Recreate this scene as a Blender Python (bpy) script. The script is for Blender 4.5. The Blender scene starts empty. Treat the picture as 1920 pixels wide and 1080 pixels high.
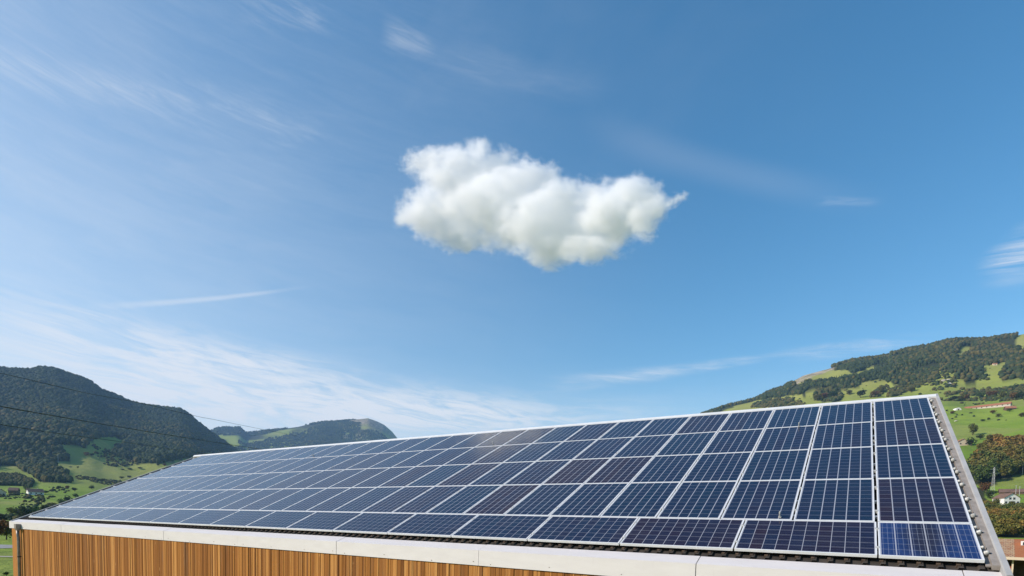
import bpy, math, random
import numpy as np
from mathutils import Matrix, Vector
random.seed(7); rng = np.random.default_rng(11)
rad = math.radians
scene = bpy.context.scene
col = scene.collection

# ------------------------------------------------------------------ camera
CAM = np.array([-1.3362655, -7.96072252, 0.30438792])
RC = np.array([[0.8466850570934421, 0.5314950959808343, 0.02524632731702331],
               [0.054630959132429574, -0.03963622801256448, -0.9977196137859609],
               [-0.5292824127051129, 0.8461335192375136, -0.06259548884540254]])
FPX, PX0, PY0 = 1002.145, 960.0, 1040.246          # focal length and principal point, in photo pixels
cd = bpy.data.cameras.new('camera'); cam = bpy.data.objects.new('camera', cd); col.objects.link(cam)
cd.sensor_width = 36; cd.lens = FPX / 1920 * 36; cd.shift_y = (PY0 - 540) / 1920
cd.clip_start = 0.1; cd.clip_end = 30000
m = Matrix.Identity(4)
for i in range(3):
    m[i][0] = RC[0][i]; m[i][1] = -RC[1][i]; m[i][2] = -RC[2][i]; m[i][3] = CAM[i]
cam.matrix_world = m
scene.camera = cam

# ------------------------------------------------------------------ sun and sky
SUN_EL, SUN_AZ = rad(28), rad(-133)                 # azimuth clockwise from +Y
sdir = Vector((math.sin(SUN_AZ) * math.cos(SUN_EL), math.cos(SUN_AZ) * math.cos(SUN_EL), math.sin(SUN_EL)))
sl = bpy.data.lights.new('sun', 'SUN'); sl.energy = 4.2; sl.angle = rad(0.5); sl.color = (1.0, 0.90, 0.79)
so = bpy.data.objects.new('sun', sl); col.objects.link(so); so.rotation_euler = sdir.to_track_quat('Z', 'Y').to_euler()
so.location = (0, 0, 60)

class E:
    """small wrapper: arithmetic on node sockets"""
    nt = None
    def __init__(s, v): s.v = v
    @staticmethod
    def op(o, *a, clamp=False):
        n = E.nt.nodes.new('ShaderNodeMath'); n.operation = o; n.use_clamp = clamp
        for i, x in enumerate(a):
            x = x.v if isinstance(x, E) else x
            if isinstance(x, (int, float)): n.inputs[i].default_value = x
            else: E.nt.links.new(x, n.inputs[i])
        return E(n.outputs[0])
    def __add__(s, o): return E.op('ADD', s, o)
    def __radd__(s, o): return E.op('ADD', o, s)
    def __sub__(s, o): return E.op('SUBTRACT', s, o)
    def __rsub__(s, o): return E.op('SUBTRACT', o, s)
    def __mul__(s, o): return E.op('MULTIPLY', s, o)
    def __rmul__(s, o): return E.op('MULTIPLY', o, s)
    def __truediv__(s, o): return E.op('DIVIDE', s, o)
    def clamp(s): return E.op('ADD', s, 0.0, clamp=True)
    def max(s, o): return E.op('MAXIMUM', s, o)
    def min(s, o): return E.op('MINIMUM', s, o)
    def step(s, a, b):                               # smoothstep
        n = E.nt.nodes.new('ShaderNodeMapRange'); n.interpolation_type = 'SMOOTHSTEP'
        n.inputs[1].default_value = a; n.inputs[2].default_value = b
        if a > b:
            n.inputs[1].default_value = b; n.inputs[2].default_value = a
            n.inputs[3].default_value = 1; n.inputs[4].default_value = 0
        E.nt.links.new(s.v, n.inputs[0]); return E(n.outputs[0])
def nod(t, **k):
    n = E.nt.nodes.new(t)
    for a, b in k.items(): setattr(n, a, b)
    return n
def lk(a, b): E.nt.links.new(a.v if isinstance(a, E) else a, b)
def comb(x, y, z=0.0):
    n = nod('ShaderNodeCombineXYZ')
    for i, q in enumerate((x, y, z)):
        if isinstance(q, E): lk(q, n.inputs[i])
        else: n.inputs[i].default_value = q
    return n.outputs[0]
def noise(vec, scale=1.0, detail=4, rough=0.55, dist=0.0, color=False):
    n = nod('ShaderNodeTexNoise'); n.inputs['Scale'].default_value = scale; n.inputs['Detail'].default_value = detail
    n.inputs['Roughness'].default_value = rough; n.inputs['Distortion'].default_value = dist
    if vec is not None: lk(vec, n.inputs['Vector'])
    return n.outputs['Color'] if color else E(n.outputs['Fac'])
def rgb(c): 
    n = nod('ShaderNodeRGB'); n.outputs[0].default_value = (*c, 1); return n.outputs[0]
def mix(f, a, b, mode='MIX'):
    n = nod('ShaderNodeMix', data_type='RGBA', blend_type=mode)
    if isinstance(f, E): lk(f, n.inputs[0])
    else: n.inputs[0].default_value = f
    for q, i in ((a, 6), (b, 7)):
        if isinstance(q, tuple): n.inputs[i].default_value = (*q, 1)
        else: lk(q, n.inputs[i])
    return n.outputs[2]

def photo_ray(x, y):
    d = np.array([(x - PX0) / FPX, (y - PY0) / FPX, 1.0]) @ RC
    return d / np.linalg.norm(d)
def azel(x, y):
    d = photo_ray(x, y); return math.degrees(math.atan2(d[0], d[1])), math.degrees(math.asin(d[2]))

world = bpy.data.worlds.new('World'); scene.world = world; world.use_nodes = True
E.nt = world.node_tree; E.nt.nodes.clear()
sky = nod('ShaderNodeTexSky'); sky.sky_type = 'NISHITA'; sky.sun_disc = False
sky.sun_elevation = SUN_EL; sky.sun_rotation = SUN_AZ
sky.altitude = 500; sky.air_density = 1.15; sky.dust_density = 0.25; sky.ozone_density = 1.6
tc = nod('ShaderNodeTexCoord'); sep = nod('ShaderNodeSeparateXYZ'); lk(tc.outputs['Generated'], sep.inputs[0])
X, Y, Z = (E(sep.outputs[i]) for i in range(3))
AZ = E.op('ARCTAN2', X, Y) * 57.29578
EL = E.op('ARCSINE', Z) * 57.29578
# the thin high clouds lie on a level sheet: project the direction onto it for streaks with real perspective
zz = (Z + 0.12).max(0.05)
u, v = X / zz, Y / zz
wob = noise(comb(u, v), 0.8, 3, 0.5, color=True)
ws = nod('ShaderNodeSeparateXYZ'); lk(wob, ws.inputs[0]); wx, wy = E(ws.outputs[0]) - 0.5, E(ws.outputs[1]) - 0.5
st = comb(AZ * 0.05 + wx * 1.1, EL * 0.22 + AZ * 0.02 + wy * 2.0)
n1 = noise(st, 1.6, 8, 0.62)
fib = noise(comb(AZ * 0.12 + wx * 2.2, EL * 0.95 + AZ * 0.10 + wy * 3.0), 1.5, 12, 0.68, 0.5)
n2 = noise(comb(u * 0.9 + 4.0, v * 1.4 + wy), 1.5, 8, 0.6)
def seg(x0, y0, x1, y1, w0, w1=None, soft=1.0, jit=1.0):
    """soft band along a great streak given by two photo points; widths in degrees"""
    a0, e0 = azel(x0, y0); a1, e1 = azel(x1, y1)
    L = math.hypot(a1 - a0, e1 - e0); dx, dy = (a1 - a0) / L, (e1 - e0) / L
    A, B = AZ - a0 + wx * jit * 3, EL - e0 + wy * jit * 2.2
    t = (A * dx + B * dy) * (1 / L); d = E.op('ABSOLUTE', B * dx - A * dy)
    w1 = w1 or w0
    w = t.clamp() * (w1 - w0) + w0
    q = d / w
    m_ = q.step(1.0, 0.0) * t.step(-0.15, 0.3) * t.step(1.15, 0.6)
    return m_
veil_l = AZ.step(-8, -85) * 0.36 * EL.step(58, 8) + EL.step(17, 1) * 0.44 + AZ.step(-50, -92) * EL.step(62, 20) * 0.12
veil_l = veil_l * (0.55 + n1 * 1.0) + AZ.step(-20, -75) * EL.step(8, 30) * EL.step(58, 40) * fib.step(0.30, 0.9) * 0.09 + EL.step(17, 4) * fib.step(0.4, 0.8) * 0.16
band1 = seg(-80, 690, 1180, 775, 6.2, 2.2) * (fib.step(0.34, 0.62) * 1.0 + 0.22)
band1b = seg(-60, 580, 700, 720, 4.5, 2.2) * (fib.step(0.36, 0.66) * 0.75 + 0.10)
band2 = seg(1040, 718, 1500, 660, 1.3, 0.5) * (fib.step(0.32, 0.7) * 0.45 + 0.05)
band3 = seg(1480, 668, 1760, 632, 1.2, 0.6) * fib.step(0.38, 0.68) * 0.35
con = seg(185, 575, 560, 540, 0.42, 0.22, jit=0.15) * 0.40 * (n1 + 0.35)
st1 = seg(-60, 95, 320, 182, 2.2, 1.4, jit=1.6) * (fib.step(0.4, 0.85) * 0.32 + 0.06)
st2 = seg(240, 160, 640, 250, 1.8, 2.2) * (fib.step(0.42, 0.8) * 0.22 + 0.05)
st3 = seg(1120, 240, 1620, 375, 1.9, 1.6, jit=0.5) * 0.07
st4 = seg(725, 68, 815, 98, 1.5, 0.9) * fib.step(0.2, 0.8) * 0.36
st5 = seg(1850, 510, 1990, 450, 1.6, 3.4, jit=1.5) * fib.step(0.35, 0.75) * 0.75
st6 = seg(1535, 378, 1650, 378, 0.5, 0.4, jit=.3) * fib.step(0.35, 0.75) * 0.25
st7 = seg(470, 18, 640, 48, 1.8, 1.2) * fib.step(0.4, 0.8) * 0.25
st8 = seg(790, 100, 1140, 165, 1.9, 1.6) * (fib.step(0.35, 0.8) * 0.07 + 0.03)
gen = n2.step(0.45, 0.8) * EL.step(20, 40) * 0.12 * AZ.step(10, -60)
tot = veil_l
for b in (band1, band1b, band2, band3, con, st1, st2, st3, st4, st5, st6, st7, st8, gen):
    tot = 1 - (1 - tot) * (1 - b)
tot = (tot * EL.step(-4, 0.5)).min(0.93)
tint = nod('ShaderNodeHueSaturation'); tint.inputs['Hue'].default_value = 0.4935; tint.inputs['Saturation'].default_value = 1.34; tint.inputs['Value'].default_value = 1.1
lk(sky.outputs[0], tint.inputs['Color'])
skyc = mix(tot, tint.outputs[0], (5.9, 6.0, 6.2))
bg = nod('ShaderNodeBackground'); bg.inputs[1].default_value = 0.115; lk(skyc, bg.inputs[0])
wo = nod('ShaderNodeOutputWorld'); lk(bg.outputs[0], wo.inputs[0])
world.cycles.sampling_method = 'MANUAL'; world.cycles.sample_map_resolution = 512

scene.view_settings.view_transform = 'Standard'; scene.view_settings.look = 'None'
scene.view_settings.exposure = 0.42; scene.view_settings.gamma = 1
cy = scene.cycles
cy.use_denoising = True; cy.volume_bounces = 80; cy.max_bounces = 80; cy.transmission_bounces = 4; cy.diffuse_bounces = 3; cy.glossy_bounces = 4; cy.volume_max_steps = 256
cy.transparent_max_bounces = 12; cy.caustics_reflective = False; cy.caustics_refractive = False

# ------------------------------------------------------------------ helpers
def tag(o, label=None, cat=None, group=None, kind=None):
    if label: o['label'] = label
    if cat: o['category'] = cat
    if group: o['group'] = group
    if kind: o['kind'] = kind
    return o
def empty(name, loc=(0, 0, 0), rz=0.0):
    o = bpy.data.objects.new(name, None); col.objects.link(o); o.location = loc; o.rotation_euler = (0, 0, rz)
    o.empty_display_size = 0.3; return o
def mesh_np(name, V, F, mat, parent=None, smooth=False, attrs=None):
    """V (n,3); F: (m,k) int array or list of such arrays; attrs: {name: (domain, values)}"""
    me = bpy.data.meshes.new(name)
    Fs = F if isinstance(F, list) else [F]
    Fs = [np.asarray(f, np.int32) for f in Fs if len(f)]
    V = np.asarray(V, np.float32)
    me.vertices.add(len(V)); me.vertices.foreach_set('co', V.ravel())
    li = np.concatenate([f.ravel() for f in Fs]); tot = np.concatenate([np.full(len(f), f.shape[1], np.int32) for f in Fs])
    me.loops.add(len(li)); me.loops.foreach_set('vertex_index', li)
    me.polygons.add(len(tot)); st_ = np.concatenate([[0], np.cumsum(tot)[:-1]]).astype(np.int32)
    me.polygons.foreach_set('loop_start', st_); me.polygons.foreach_set('loop_total', tot)
    if smooth: me.polygons.foreach_set('use_smooth', np.ones(len(tot), bool))
    me.update(calc_edges=True); me.validate()
    for k, (dom, val) in (attrs or {}).items():
        a = me.attributes.new(k, 'FLOAT', dom); a.data.foreach_set('value', np.asarray(val, np.float32))
    for mm in (mat if isinstance(mat, (list, tuple)) else [mat]): me.materials.append(mm)
    o = bpy.data.objects.new(name, me); col.objects.link(o)
    if parent: o.parent = parent
    return o
class MB:
    def __init__(s): s.v = []; s.f = []; s.t = []
    def add(s, V, F, t=0.0):
        b = len(s.v); s.v += [tuple(map(float, q)) for q in V]; s.f += [tuple(i + b for i in f) for f in F]; s.t += [t] * len(F)
        return s
    def box(s, x0, x1, y0, y1, z0, z1, t=0.0):
        V = [(x, y, z) for x in (x0, x1) for y in (y0, y1) for z in (z0, z1)]
        return s.add(V, [(0, 1, 3, 2), (4, 6, 7, 5), (0, 4, 5, 1), (2, 3, 7, 6), (0, 2, 6, 4), (1, 5, 7, 3)], t)
    def prism(s, prof, x0, x1, axis=0, t=0.0):
        """closed profile of (a,b) extruded along axis"""
        def P(x, a, b): return (x, a, b) if axis == 0 else (a, x, b) if axis == 1 else (a, b, x)
        n = len(prof); V = [P(x0, *q) for q in prof] + [P(x1, *q) for q in prof]
        F = [(i, (i + 1) % n, n + (i + 1) % n, n + i) for i in range(n)] + [tuple(range(n))[::-1], tuple(range(n, 2 * n))]
        return s.add(V, F, t)
    def tube(s, pts, r, n=10, caps=True, t=0.0):
        pts = [Vector(p) for p in pts]; rs = r if isinstance(r, (list, tuple)) else [r] * len(pts)
        V = []; F = []
        for i, p in enumerate(pts):
            d = (pts[min(i + 1, len(pts) - 1)] - pts[max(i - 1, 0)]).normalized()
            a = d.cross(Vector((0, 0, 1)) if abs(d.z) < 0.95 else Vector((1, 0, 0))).normalized(); b = d.cross(a)
            for k in range(n):
                w = 2 * math.pi * k / n; V.append(p + (a * math.cos(w) + b * math.sin(w)) * rs[i])
        for i in range(len(pts) - 1):
            for k in range(n):
                F.append((i * n + k, i * n + (k + 1) % n, (i + 1) * n + (k + 1) % n, (i + 1) * n + k))
        if caps: F += [tuple(range(n))[::-1], tuple(range((len(pts) - 1) * n, len(pts) * n))]
        return s.add(V, F, t)
    def xf(s, M):
        s.v = [tuple(M @ Vector(q)) for q in s.v]; return s
    def build(s, name, mat, parent=None, smooth=False, attr=None):
        me = bpy.data.meshes.new(name); me.from_pydata(s.v, [], s.f); me.materials.append(mat)
        bm_fix(me)
        if attr:
            a = me.attributes.new(attr, 'FLOAT', 'FACE'); a.data.foreach_set('value', s.t)
        if smooth:
            for p in me.polygons: p.use_smooth = len(p.vertices) == 4
        o = bpy.data.objects.new(name, me); col.objects.link(o)
        if parent: o.parent = parent
        return o
import bmesh
def bm_fix(me):
    b = bmesh.new(); b.from_mesh(me); bmesh.ops.recalc_face_normals(b, faces=b.faces); b.to_mesh(me); b.free()

def new_mat(name, rough=0.8, metal=0.0, spec=0.4):
    mt = bpy.data.materials.new(name); mt.use_nodes = True; E.nt = mt.node_tree
    b = E.nt.nodes['Principled BSDF']; b.inputs['Roughness'].default_value = rough
    b.inputs['Metallic'].default_value = metal; b.inputs['Specular IOR Level'].default_value = spec
    return mt, b
def attr(name, typ='GEOMETRY', out='Fac'):
    n = nod('ShaderNodeAttribute', attribute_type=typ, attribute_name=name); return E(n.outputs[out]) if out == 'Fac' else n.outputs[out]
def ramp(f, stops):
    n = nod('ShaderNodeValToRGB'); el = n.color_ramp.elements
    while len(el) < len(stops): el.new(0.5)
    for e_, (p, c) in zip(el, stops): e_.position = p; e_.color = (*c, 1)
    lk(f, n.inputs[0]); return n.outputs[0]
def bump(h, strength, dist, b):
    n = nod('ShaderNodeBump'); n.inputs['Strength'].default_value = strength; n.inputs['Distance'].default_value = dist
    lk(h, n.inputs['Height']); lk(n.outputs[0], b.inputs['Normal'])
def objco(): return nod('ShaderNodeTexCoord').outputs['Object']
def geopos(): return nod('ShaderNodeNewGeometry').outputs['Position']
def scaled(vec, sx, sy, sz):
    n = nod('ShaderNodeMapping'); n.inputs['Scale'].default_value = (sx, sy, sz); lk(vec, n.inputs[0]); return n.outputs[0]

def simple(name, c, rough=0.7, metal=0.0, var=0.15, scale=6.0, bmp=0.0):
    mt, b = new_mat(name, rough, metal)
    n = noise(objco(), scale, 6, 0.6)
    lk(mix(n.step(0.3, 0.7), tuple(q * (1 - var) for q in c), tuple(min(1, q * (1 + var)) for q in c)), b.inputs['Base Color'])
    if bmp: bump(n, bmp, 0.02, b)
    return mt

M = {}
M['alu'] = simple('aluminium frame', (0.80, 0.80, 0.80), 0.5, 0.15, 0.05, 3)
M['verge'] = simple('verge sheet', (0.37, 0.365, 0.36), 0.6, 0.0, 0.09, 3)
M['gutter'] = simple('verge gutter sheet', (0.27, 0.24, 0.215), 0.85, 0.0, 0.2, 8)
M['ridge'] = simple('ridge sheet', (0.74, 0.74, 0.74), 0.5, 0.2, 0.06, 2)
M['pipe'] = simple('zinc pipe', (0.27, 0.24, 0.22), 0.5, 0.4, 0.2, 5)
M['deck'] = simple('roof deck', (0.05, 0.042, 0.036), 0.8, 0.1, 0.3, 5)
M['batten'] = simple('brown batten', (0.085, 0.058, 0.04), 0.8, 0, 0.3, 9)
M['clip'] = simple('cast clip', (0.46, 0.45, 0.42), 0.55, 0.1, 0.4, 30)
M['rivet'] = simple('rivet', (0.22, 0.16, 0.12), 0.6, 0.2, 0.2, 20)
M['dark'] = simple('dark metal', (0.03, 0.03, 0.03), 0.6, 0.2, 0.2, 20)
M['cable'] = simple('cable', (0.03, 0.032, 0.035), 0.7, 0.2, 0.1, 1)
M['steel'] = simple('galvanised steel', (0.45, 0.47, 0.48), 0.5, 0.5, 0.1, 1)
M['white'] = simple('white render', (0.78, 0.76, 0.72), 0.85, 0, 0.06, 1)
M['cream'] = simple('cream render', (0.62, 0.5, 0.36), 0.85, 0, 0.08, 1)
M['pane'] = simple('window glass', (0.05, 0.06, 0.07), 0.15, 0, 0.1, 1)
M['timber'] = simple('dark timber', (0.11, 0.07, 0.045), 0.85, 0, 0.3, 3)
M['stone'] = simple('pale stone', (0.5, 0.44, 0.36), 0.9, 0, 0.2, 1)
M['asphalt'] = simple('asphalt', (0.28, 0.27, 0.26), 0.9, 0, 0.1, 1)
M['gravel'] = simple('gravel', (0.42, 0.38, 0.30), 0.9, 0, 0.1, 1)

def fascia_mat():
    mt, b = new_mat('fascia sheet', 0.48, 0.0, 0.4)
    o = objco()
    n = noise(scaled(o, 1.5, 6, 6), 1.2, 6, 0.6); st_ = noise(scaled(o, 14, 14, 0.7), 1.5, 5, 0.6)
    c = mix(n.step(0.3, 0.75), (0.65, 0.605, 0.585), (0.695, 0.65, 0.63))
    c = mix(st_.step(0.6, 0.85) * 0.22, c, (0.46, 0.42, 0.38))
    lk(c, b.inputs['Base Color']); bump(noise(scaled(o, 0.9, 2, 3), 1, 2), 0.05, 0.02, b); return mt
M['fascia'] = fascia_mat()

def wood_mat(name, stops, alongz=True):
    mt, b = new_mat(name, 0.8, 0, 0.08)
    t = attr('board'); o = objco()
    sp = nod('ShaderNodeSeparateXYZ'); lk(o, sp.inputs[0])
    x, y, z = (E(sp.outputs[i]) for i in range(3))
    g = noise(comb(x * 26 + t * 37.0, y * 26, z * 0.9 + t * 11.0), 1.0, 7, 0.65, 0.8)
    kn = noise(comb(x * 7 + t * 50, y * 7, z * 2.6), 1.0, 3, 0.5)
    big = noise(comb(x * 1.1, y, z * 0.55 + t * 4), 1.6, 5, 0.6)
    c = ramp((t * 0.72 + g * 0.8 - 0.26).clamp(), stops)
    c = mix(g.step(0.5, 0.72) * 0.65, c, (0.12, 0.05, 0.018))
    c = mix(kn.step(0.68, 0.76) * 0.5, c, (0.62, 0.36, 0.15))
    c = mix(big.step(0.48, 0.75) * 0.5, c, (0.20, 0.115, 0.062))
    lk(c, b.inputs['Base Color']); bump(g, 0.35, 0.004, b); return mt
M['wood'] = wood_mat('larch boards', [(0.0, (0.13, 0.050, 0.016)), (0.35, (0.29, 0.115, 0.030)), (0.7, (0.44, 0.190, 0.050)), (1.0, (0.64, 0.33, 0.11))])
M['redwood'] = wood_mat('red boards', [(0.0, (0.22, 0.05, 0.018)), (1.0, (0.42, 0.12, 0.04))])

def cell_mat(nx, ny, w, h, name, bright=False):
    """cells nx by ny over the glass w by h (object coordinates x 0..w, y 0..h)"""
    mt, b = new_mat(name, 0.09, 0, 0.18)
    sp = nod('ShaderNodeSeparateXYZ'); lk(objco(), sp.inputs[0])
    x, y = E(sp.outputs[0]), E(sp.outputs[1])
    mg = 0.022
    cx, cy_ = (x - mg) * (nx / (w - 2 * mg)), (y - mg) * (ny / (h - 2 * mg))
    fx, fy = E.op('FRACT', cx), E.op('FRACT', cy_)
    ix, iy = E.op('FLOOR', cx), E.op('FLOOR', cy_)
    dx = E.op('ABSOLUTE', fx - 0.5); dy = E.op('ABSOLUTE', fy - 0.5)       # 0.5 at the cell edge
    tt = attr('tint', 'OBJECT'); sd = attr('seed', 'OBJECT')
    wn = nod('ShaderNodeTexWhiteNoise', noise_dimensions='3D'); lk(comb(ix, iy, sd * 91.7), wn.inputs[0]); cr = E(wn.outputs[0])
    wc = nod('ShaderNodeTexWhiteNoise', noise_dimensions='2D'); lk(comb(ix, sd * 57.1), wc.inputs[0]); cc = E(wc.outputs[0])
    vor = nod('ShaderNodeTexVoronoi'); vor.inputs['Scale'].default_value = 55; lk(comb(x, y, sd * 20), vor.inputs['Vector'])
    vs = nod('ShaderNodeSeparateXYZ'); lk(vor.outputs['Color'], vs.inputs[0]); grain = E(vs.outputs[0])
    k = (tt + (cr - 0.5) * 0.2 + (cc - 0.5) * 0.34).clamp()
    if bright:
        c = mix((E.op('ABSOLUTE', x - w / 2) * (2 / w) * 1.0 + E.op('ABSOLUTE', y - h * 0.6) * 0.35 + (cr - 0.5) * 0.18).step(0.1, 0.8),
                (0.022, 0.022, 0.045), (0.016, 0.042, 0.148))
    else:
        c = ramp(k, [(0.0, (0.005, 0.022, 0.056)), (0.45, (0.0085, 0.016, 0.050)), (0.75, (0.015, 0.0115, 0.034)), (1.0, (0.024, 0.010, 0.022))])
    br = mix(0.5, c, (0.0, 0.0, 0.0))
    c = mix(grain * 0.6, c, br)
    # fine busbars, then the white backsheet between cells
    bus = E.op('ABSOLUTE', E.op('FRACT', fx * 3.0 if bright else fy * 3.0) - 0.5).step(0.06, 0.03)
    c = mix(bus * (0.30 if bright else 0.11), c, (0.42, 0.47, 0.6))
    wide, thin = (0.05, 0.024)
    if nx > ny: wide, thin = 0.03, 0.028
    gx = dx.step(0.5 - wide, 0.5 - wide * 0.6); gy = dy.step(0.5 - thin, 0.5 - thin * 0.4)
    c = mix((gx * 0.62).max(gy * 0.42), c, (0.55, 0.56, 0.62))
    out = (E.op('ABSOLUTE', x - w / 2).step(w / 2 - mg - 0.002, w / 2 - mg)).max(E.op('ABSOLUTE', y - h / 2).step(h / 2 - mg - 0.002, h / 2 - mg))
    c = mix(out * 0.8, c, (0.5, 0.5, 0.53))
    dust = noise(comb(x, y, sd * 31), 2.2, 6, 0.6)
    c = mix(dust.step(0.35, 0.8) * 0.025 + 0.006, c, (0.35, 0.33, 0.31))
    lk(c, b.inputs['Base Color'])
    lk(dust * 0.10 + 0.05, b.inputs['Roughness'])
    bump(noise(comb(x, y, sd * 9), 1.4, 2), 0.05, 0.03, b)
    return mt

# ------------------------------------------------------------------ terrain
def vnoise(x, y, seed=0):
    xi = np.floor(x).astype(np.int64); yi = np.floor(y).astype(np.int64); fx = x - xi; fy = y - yi
    fx = fx * fx * (3 - 2 * fx); fy = fy * fy * (3 - 2 * fy)
    def h(a, b):
        n = (a * 374761393 + b * 668265263 + seed * 974634777) & 0xffffffff
        n = ((n ^ (n >> 13)) * 1274126177) & 0xffffffff
        return ((n ^ (n >> 16)) & 0xffff) / 65535.0
    return (h(xi, yi) * (1 - fx) + h(xi + 1, yi) * fx) * (1 - fy) + (h(xi, yi + 1) * (1 - fx) + h(xi + 1, yi + 1) * fx) * fy
def fbm(x, y, o=5, seed=0):
    s = 0; a = 0.5
    for i in range(o): s = s + a * (vnoise(x, y, seed + i) - 0.5); x = x * 2.03 + 17; y = y * 2.03 + 5; a *= 0.5
    return s
sky_left = [(0, 690), (49, 693), (78, 688), (105, 691), (128, 700), (152, 707), (171, 716), (190, 730), (218, 740), (241, 751), (268, 758), (300, 762), (338, 766), (356, 777), (373, 792), (389, 805), (404, 816), (424, 829), (443, 843)]
sky_far = [(380, 812), (395, 804), (410, 799), (430, 797), (450, 798), (461, 808), (480, 806), (505, 803), (530, 801), (560, 797), (580, 792), (605, 788), (640, 786), (690, 781), (705, 786), (720, 793), (735, 806), (748, 822)]
sky_right = [(1319, 773), (1365, 758), (1413, 747), (1442, 732), (1469, 723), (1481, 713), (1507, 698.5), (1552, 687), (1581, 677.5), (1600, 672.6), (1642, 668), (1668, 664), (1671, 658), (1720, 650), (1752, 642), (1784, 635.5), (1817, 635), (1849, 634), (1881, 629), (1920, 620)]
def table(px, pre, post, dy=0):
    a = pre + [azel(x, y + dy) for x, y in px] + post
    a.sort(); return np.array(a).T
TL = table(sky_left, [(-180, 2), (-150, 3), (-125, 6), (-105, 12), (-88, 12)], [(-56, 2.5), (-50, 1.2), (-30, 0.5), (0, 0.3), (180, 2)], 4)
TF = table(sky_far, [(-180, 1), (-80, 3), (-66, 6)], [(-43, 5.6), (-38, 4.0), (-30, 3), (0, 2), (180, 1)], 3)
TR = table(sky_right, [(-180, 1), (-60, 0.5), (-40, 2), (-28, 5.0), (-20, 7.4)], [(20, 15.5), (35, 15), (60, 10), (90, 4), (180, 1)], 4)
D_L, D_F, D_R = 2600.0, 5000.0, 2000.0
# how the elevation angle climbs with distance towards each skyline (fraction of the skyline's, metres)
PL = np.array([(0, 0), (100, 0), (300, 0.0), (600, 0.10), (900, 0.21), (1200, 0.32), (1500, 0.45), (1900, 0.68), (2300, 0.88), (2600, 1.0), (3000, 0.90), (3600, 0.5), (4500, 0.15), (7000, 0.0), (9000, 0)]).T
PR = np.array([(0, 0), (100, 0.0), (160, 0.0), (250, 0.055), (450, 0.15), (520, 0.195), (600, 0.275), (720, 0.47), (900, 0.57), (1100, 0.67), (1400, 0.81), (1700, 0.92), (2000, 1.0), (2300, 0.93), (3000, 0.55), (4500, 0.1), (7000, 0), (9000, 0)]).T
PF = np.array([(0, 0), (2600, 0), (3400, 0.25), (4200, 0.72), (4700, 0.93), (5000, 1.0), (5500, 0.9), (7000, 0.4), (9000, 0.1)]).T
def theight(az, d):
    """ground height above the world origin, az in degrees"""
    base = np.interp(d, [0, 60, 140, 260, 500, 9000], [-5.0, -5.0, -6.2, -8.0, -8.0, -8.0])
    base = np.where(az > -35, np.interp(d, [0, 60, 160, 260, 9000], [-5.0, -5.0, -4.5, -3.5, -3.0]), base)
    x, y = d * np.sin(np.radians(az)), d * np.cos(np.radians(az))
    def rise(T, P):
        e = np.interp(az, T[0], T[1]); fr = np.interp(d, P[0], P[1])
        return d * np.tan(np.radians(e * fr))
    zl, zr, zf = rise(TL, PL), rise(TR, PR), rise(TF, PF)
    z = np.maximum(np.maximum(zl, zr), zf)
    # gullies and spurs fade out at the crest lines, so that the skylines stay where they are
    crest = np.minimum(np.minimum(np.abs(d - D_L) / 500, np.abs(d - D_R) / 400), np.abs(d - D_F) / 800).clip(0, 1)
    amp = np.interp(d, [0, 150, 400, 900, 1600, 5000], [0, 0, 3, 14, 95, 170]) * crest * np.clip(z / 60, 0, 1)
    gul = -np.abs(fbm(x / 420, y / 420, 5, 3)) * 2 + 0.35
    return base * np.clip(1 - z / 60, 0, 1) + z + amp * gul * 0.8 + np.interp(d, [0, 150, 400, 9000], [0, 0, 0.6, 1.5]) * fbm(x / 60, y / 60, 4, 9)
def xyz(az, d):
    z = theight(az, d); return np.stack([CAM[0] + d * np.sin(np.radians(az)), CAM[1] + d * np.cos(np.radians(az)), z], -1)
def to_px(P):
    q = (P - CAM) @ RC.T; zc = np.where(q[..., 2] > 0.01, q[..., 2], 0.01)
    return PX0 + FPX * q[..., 0] / zc, PY0 + FPX * q[..., 1] / zc
def inpoly(x, y, poly):
    r = np.zeros(x.shape, bool); n = len(poly)
    for i in range(n):
        x0, y0 = poly[i]; x1, y1 = poly[(i + 1) % n]
        if y0 == y1: continue
        c = ((y0 > y) != (y1 > y)) & (x < (x1 - x0) * (y - y0) / (y1 - y0) + x0); r ^= c
    return r
_dd = np.concatenate([np.geomspace(40, 6000, 3000)])
def ground_at(px, py, dmin=40):
    """the ground point seen at a photo pixel (first hit beyond dmin)"""
    a, e = azel(px, py); z = theight(np.full(_dd.shape, a), _dd); el = np.degrees(np.arctan2(z - CAM[2], _dd))
    k = np.where((el >= e) & (_dd >= dmin))[0]; k = k[0] if len(k) else len(_dd) - 1
    d = _dd[k]; p = xyz(np.array(a), np.array(d)); return p, float(d), a

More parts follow.
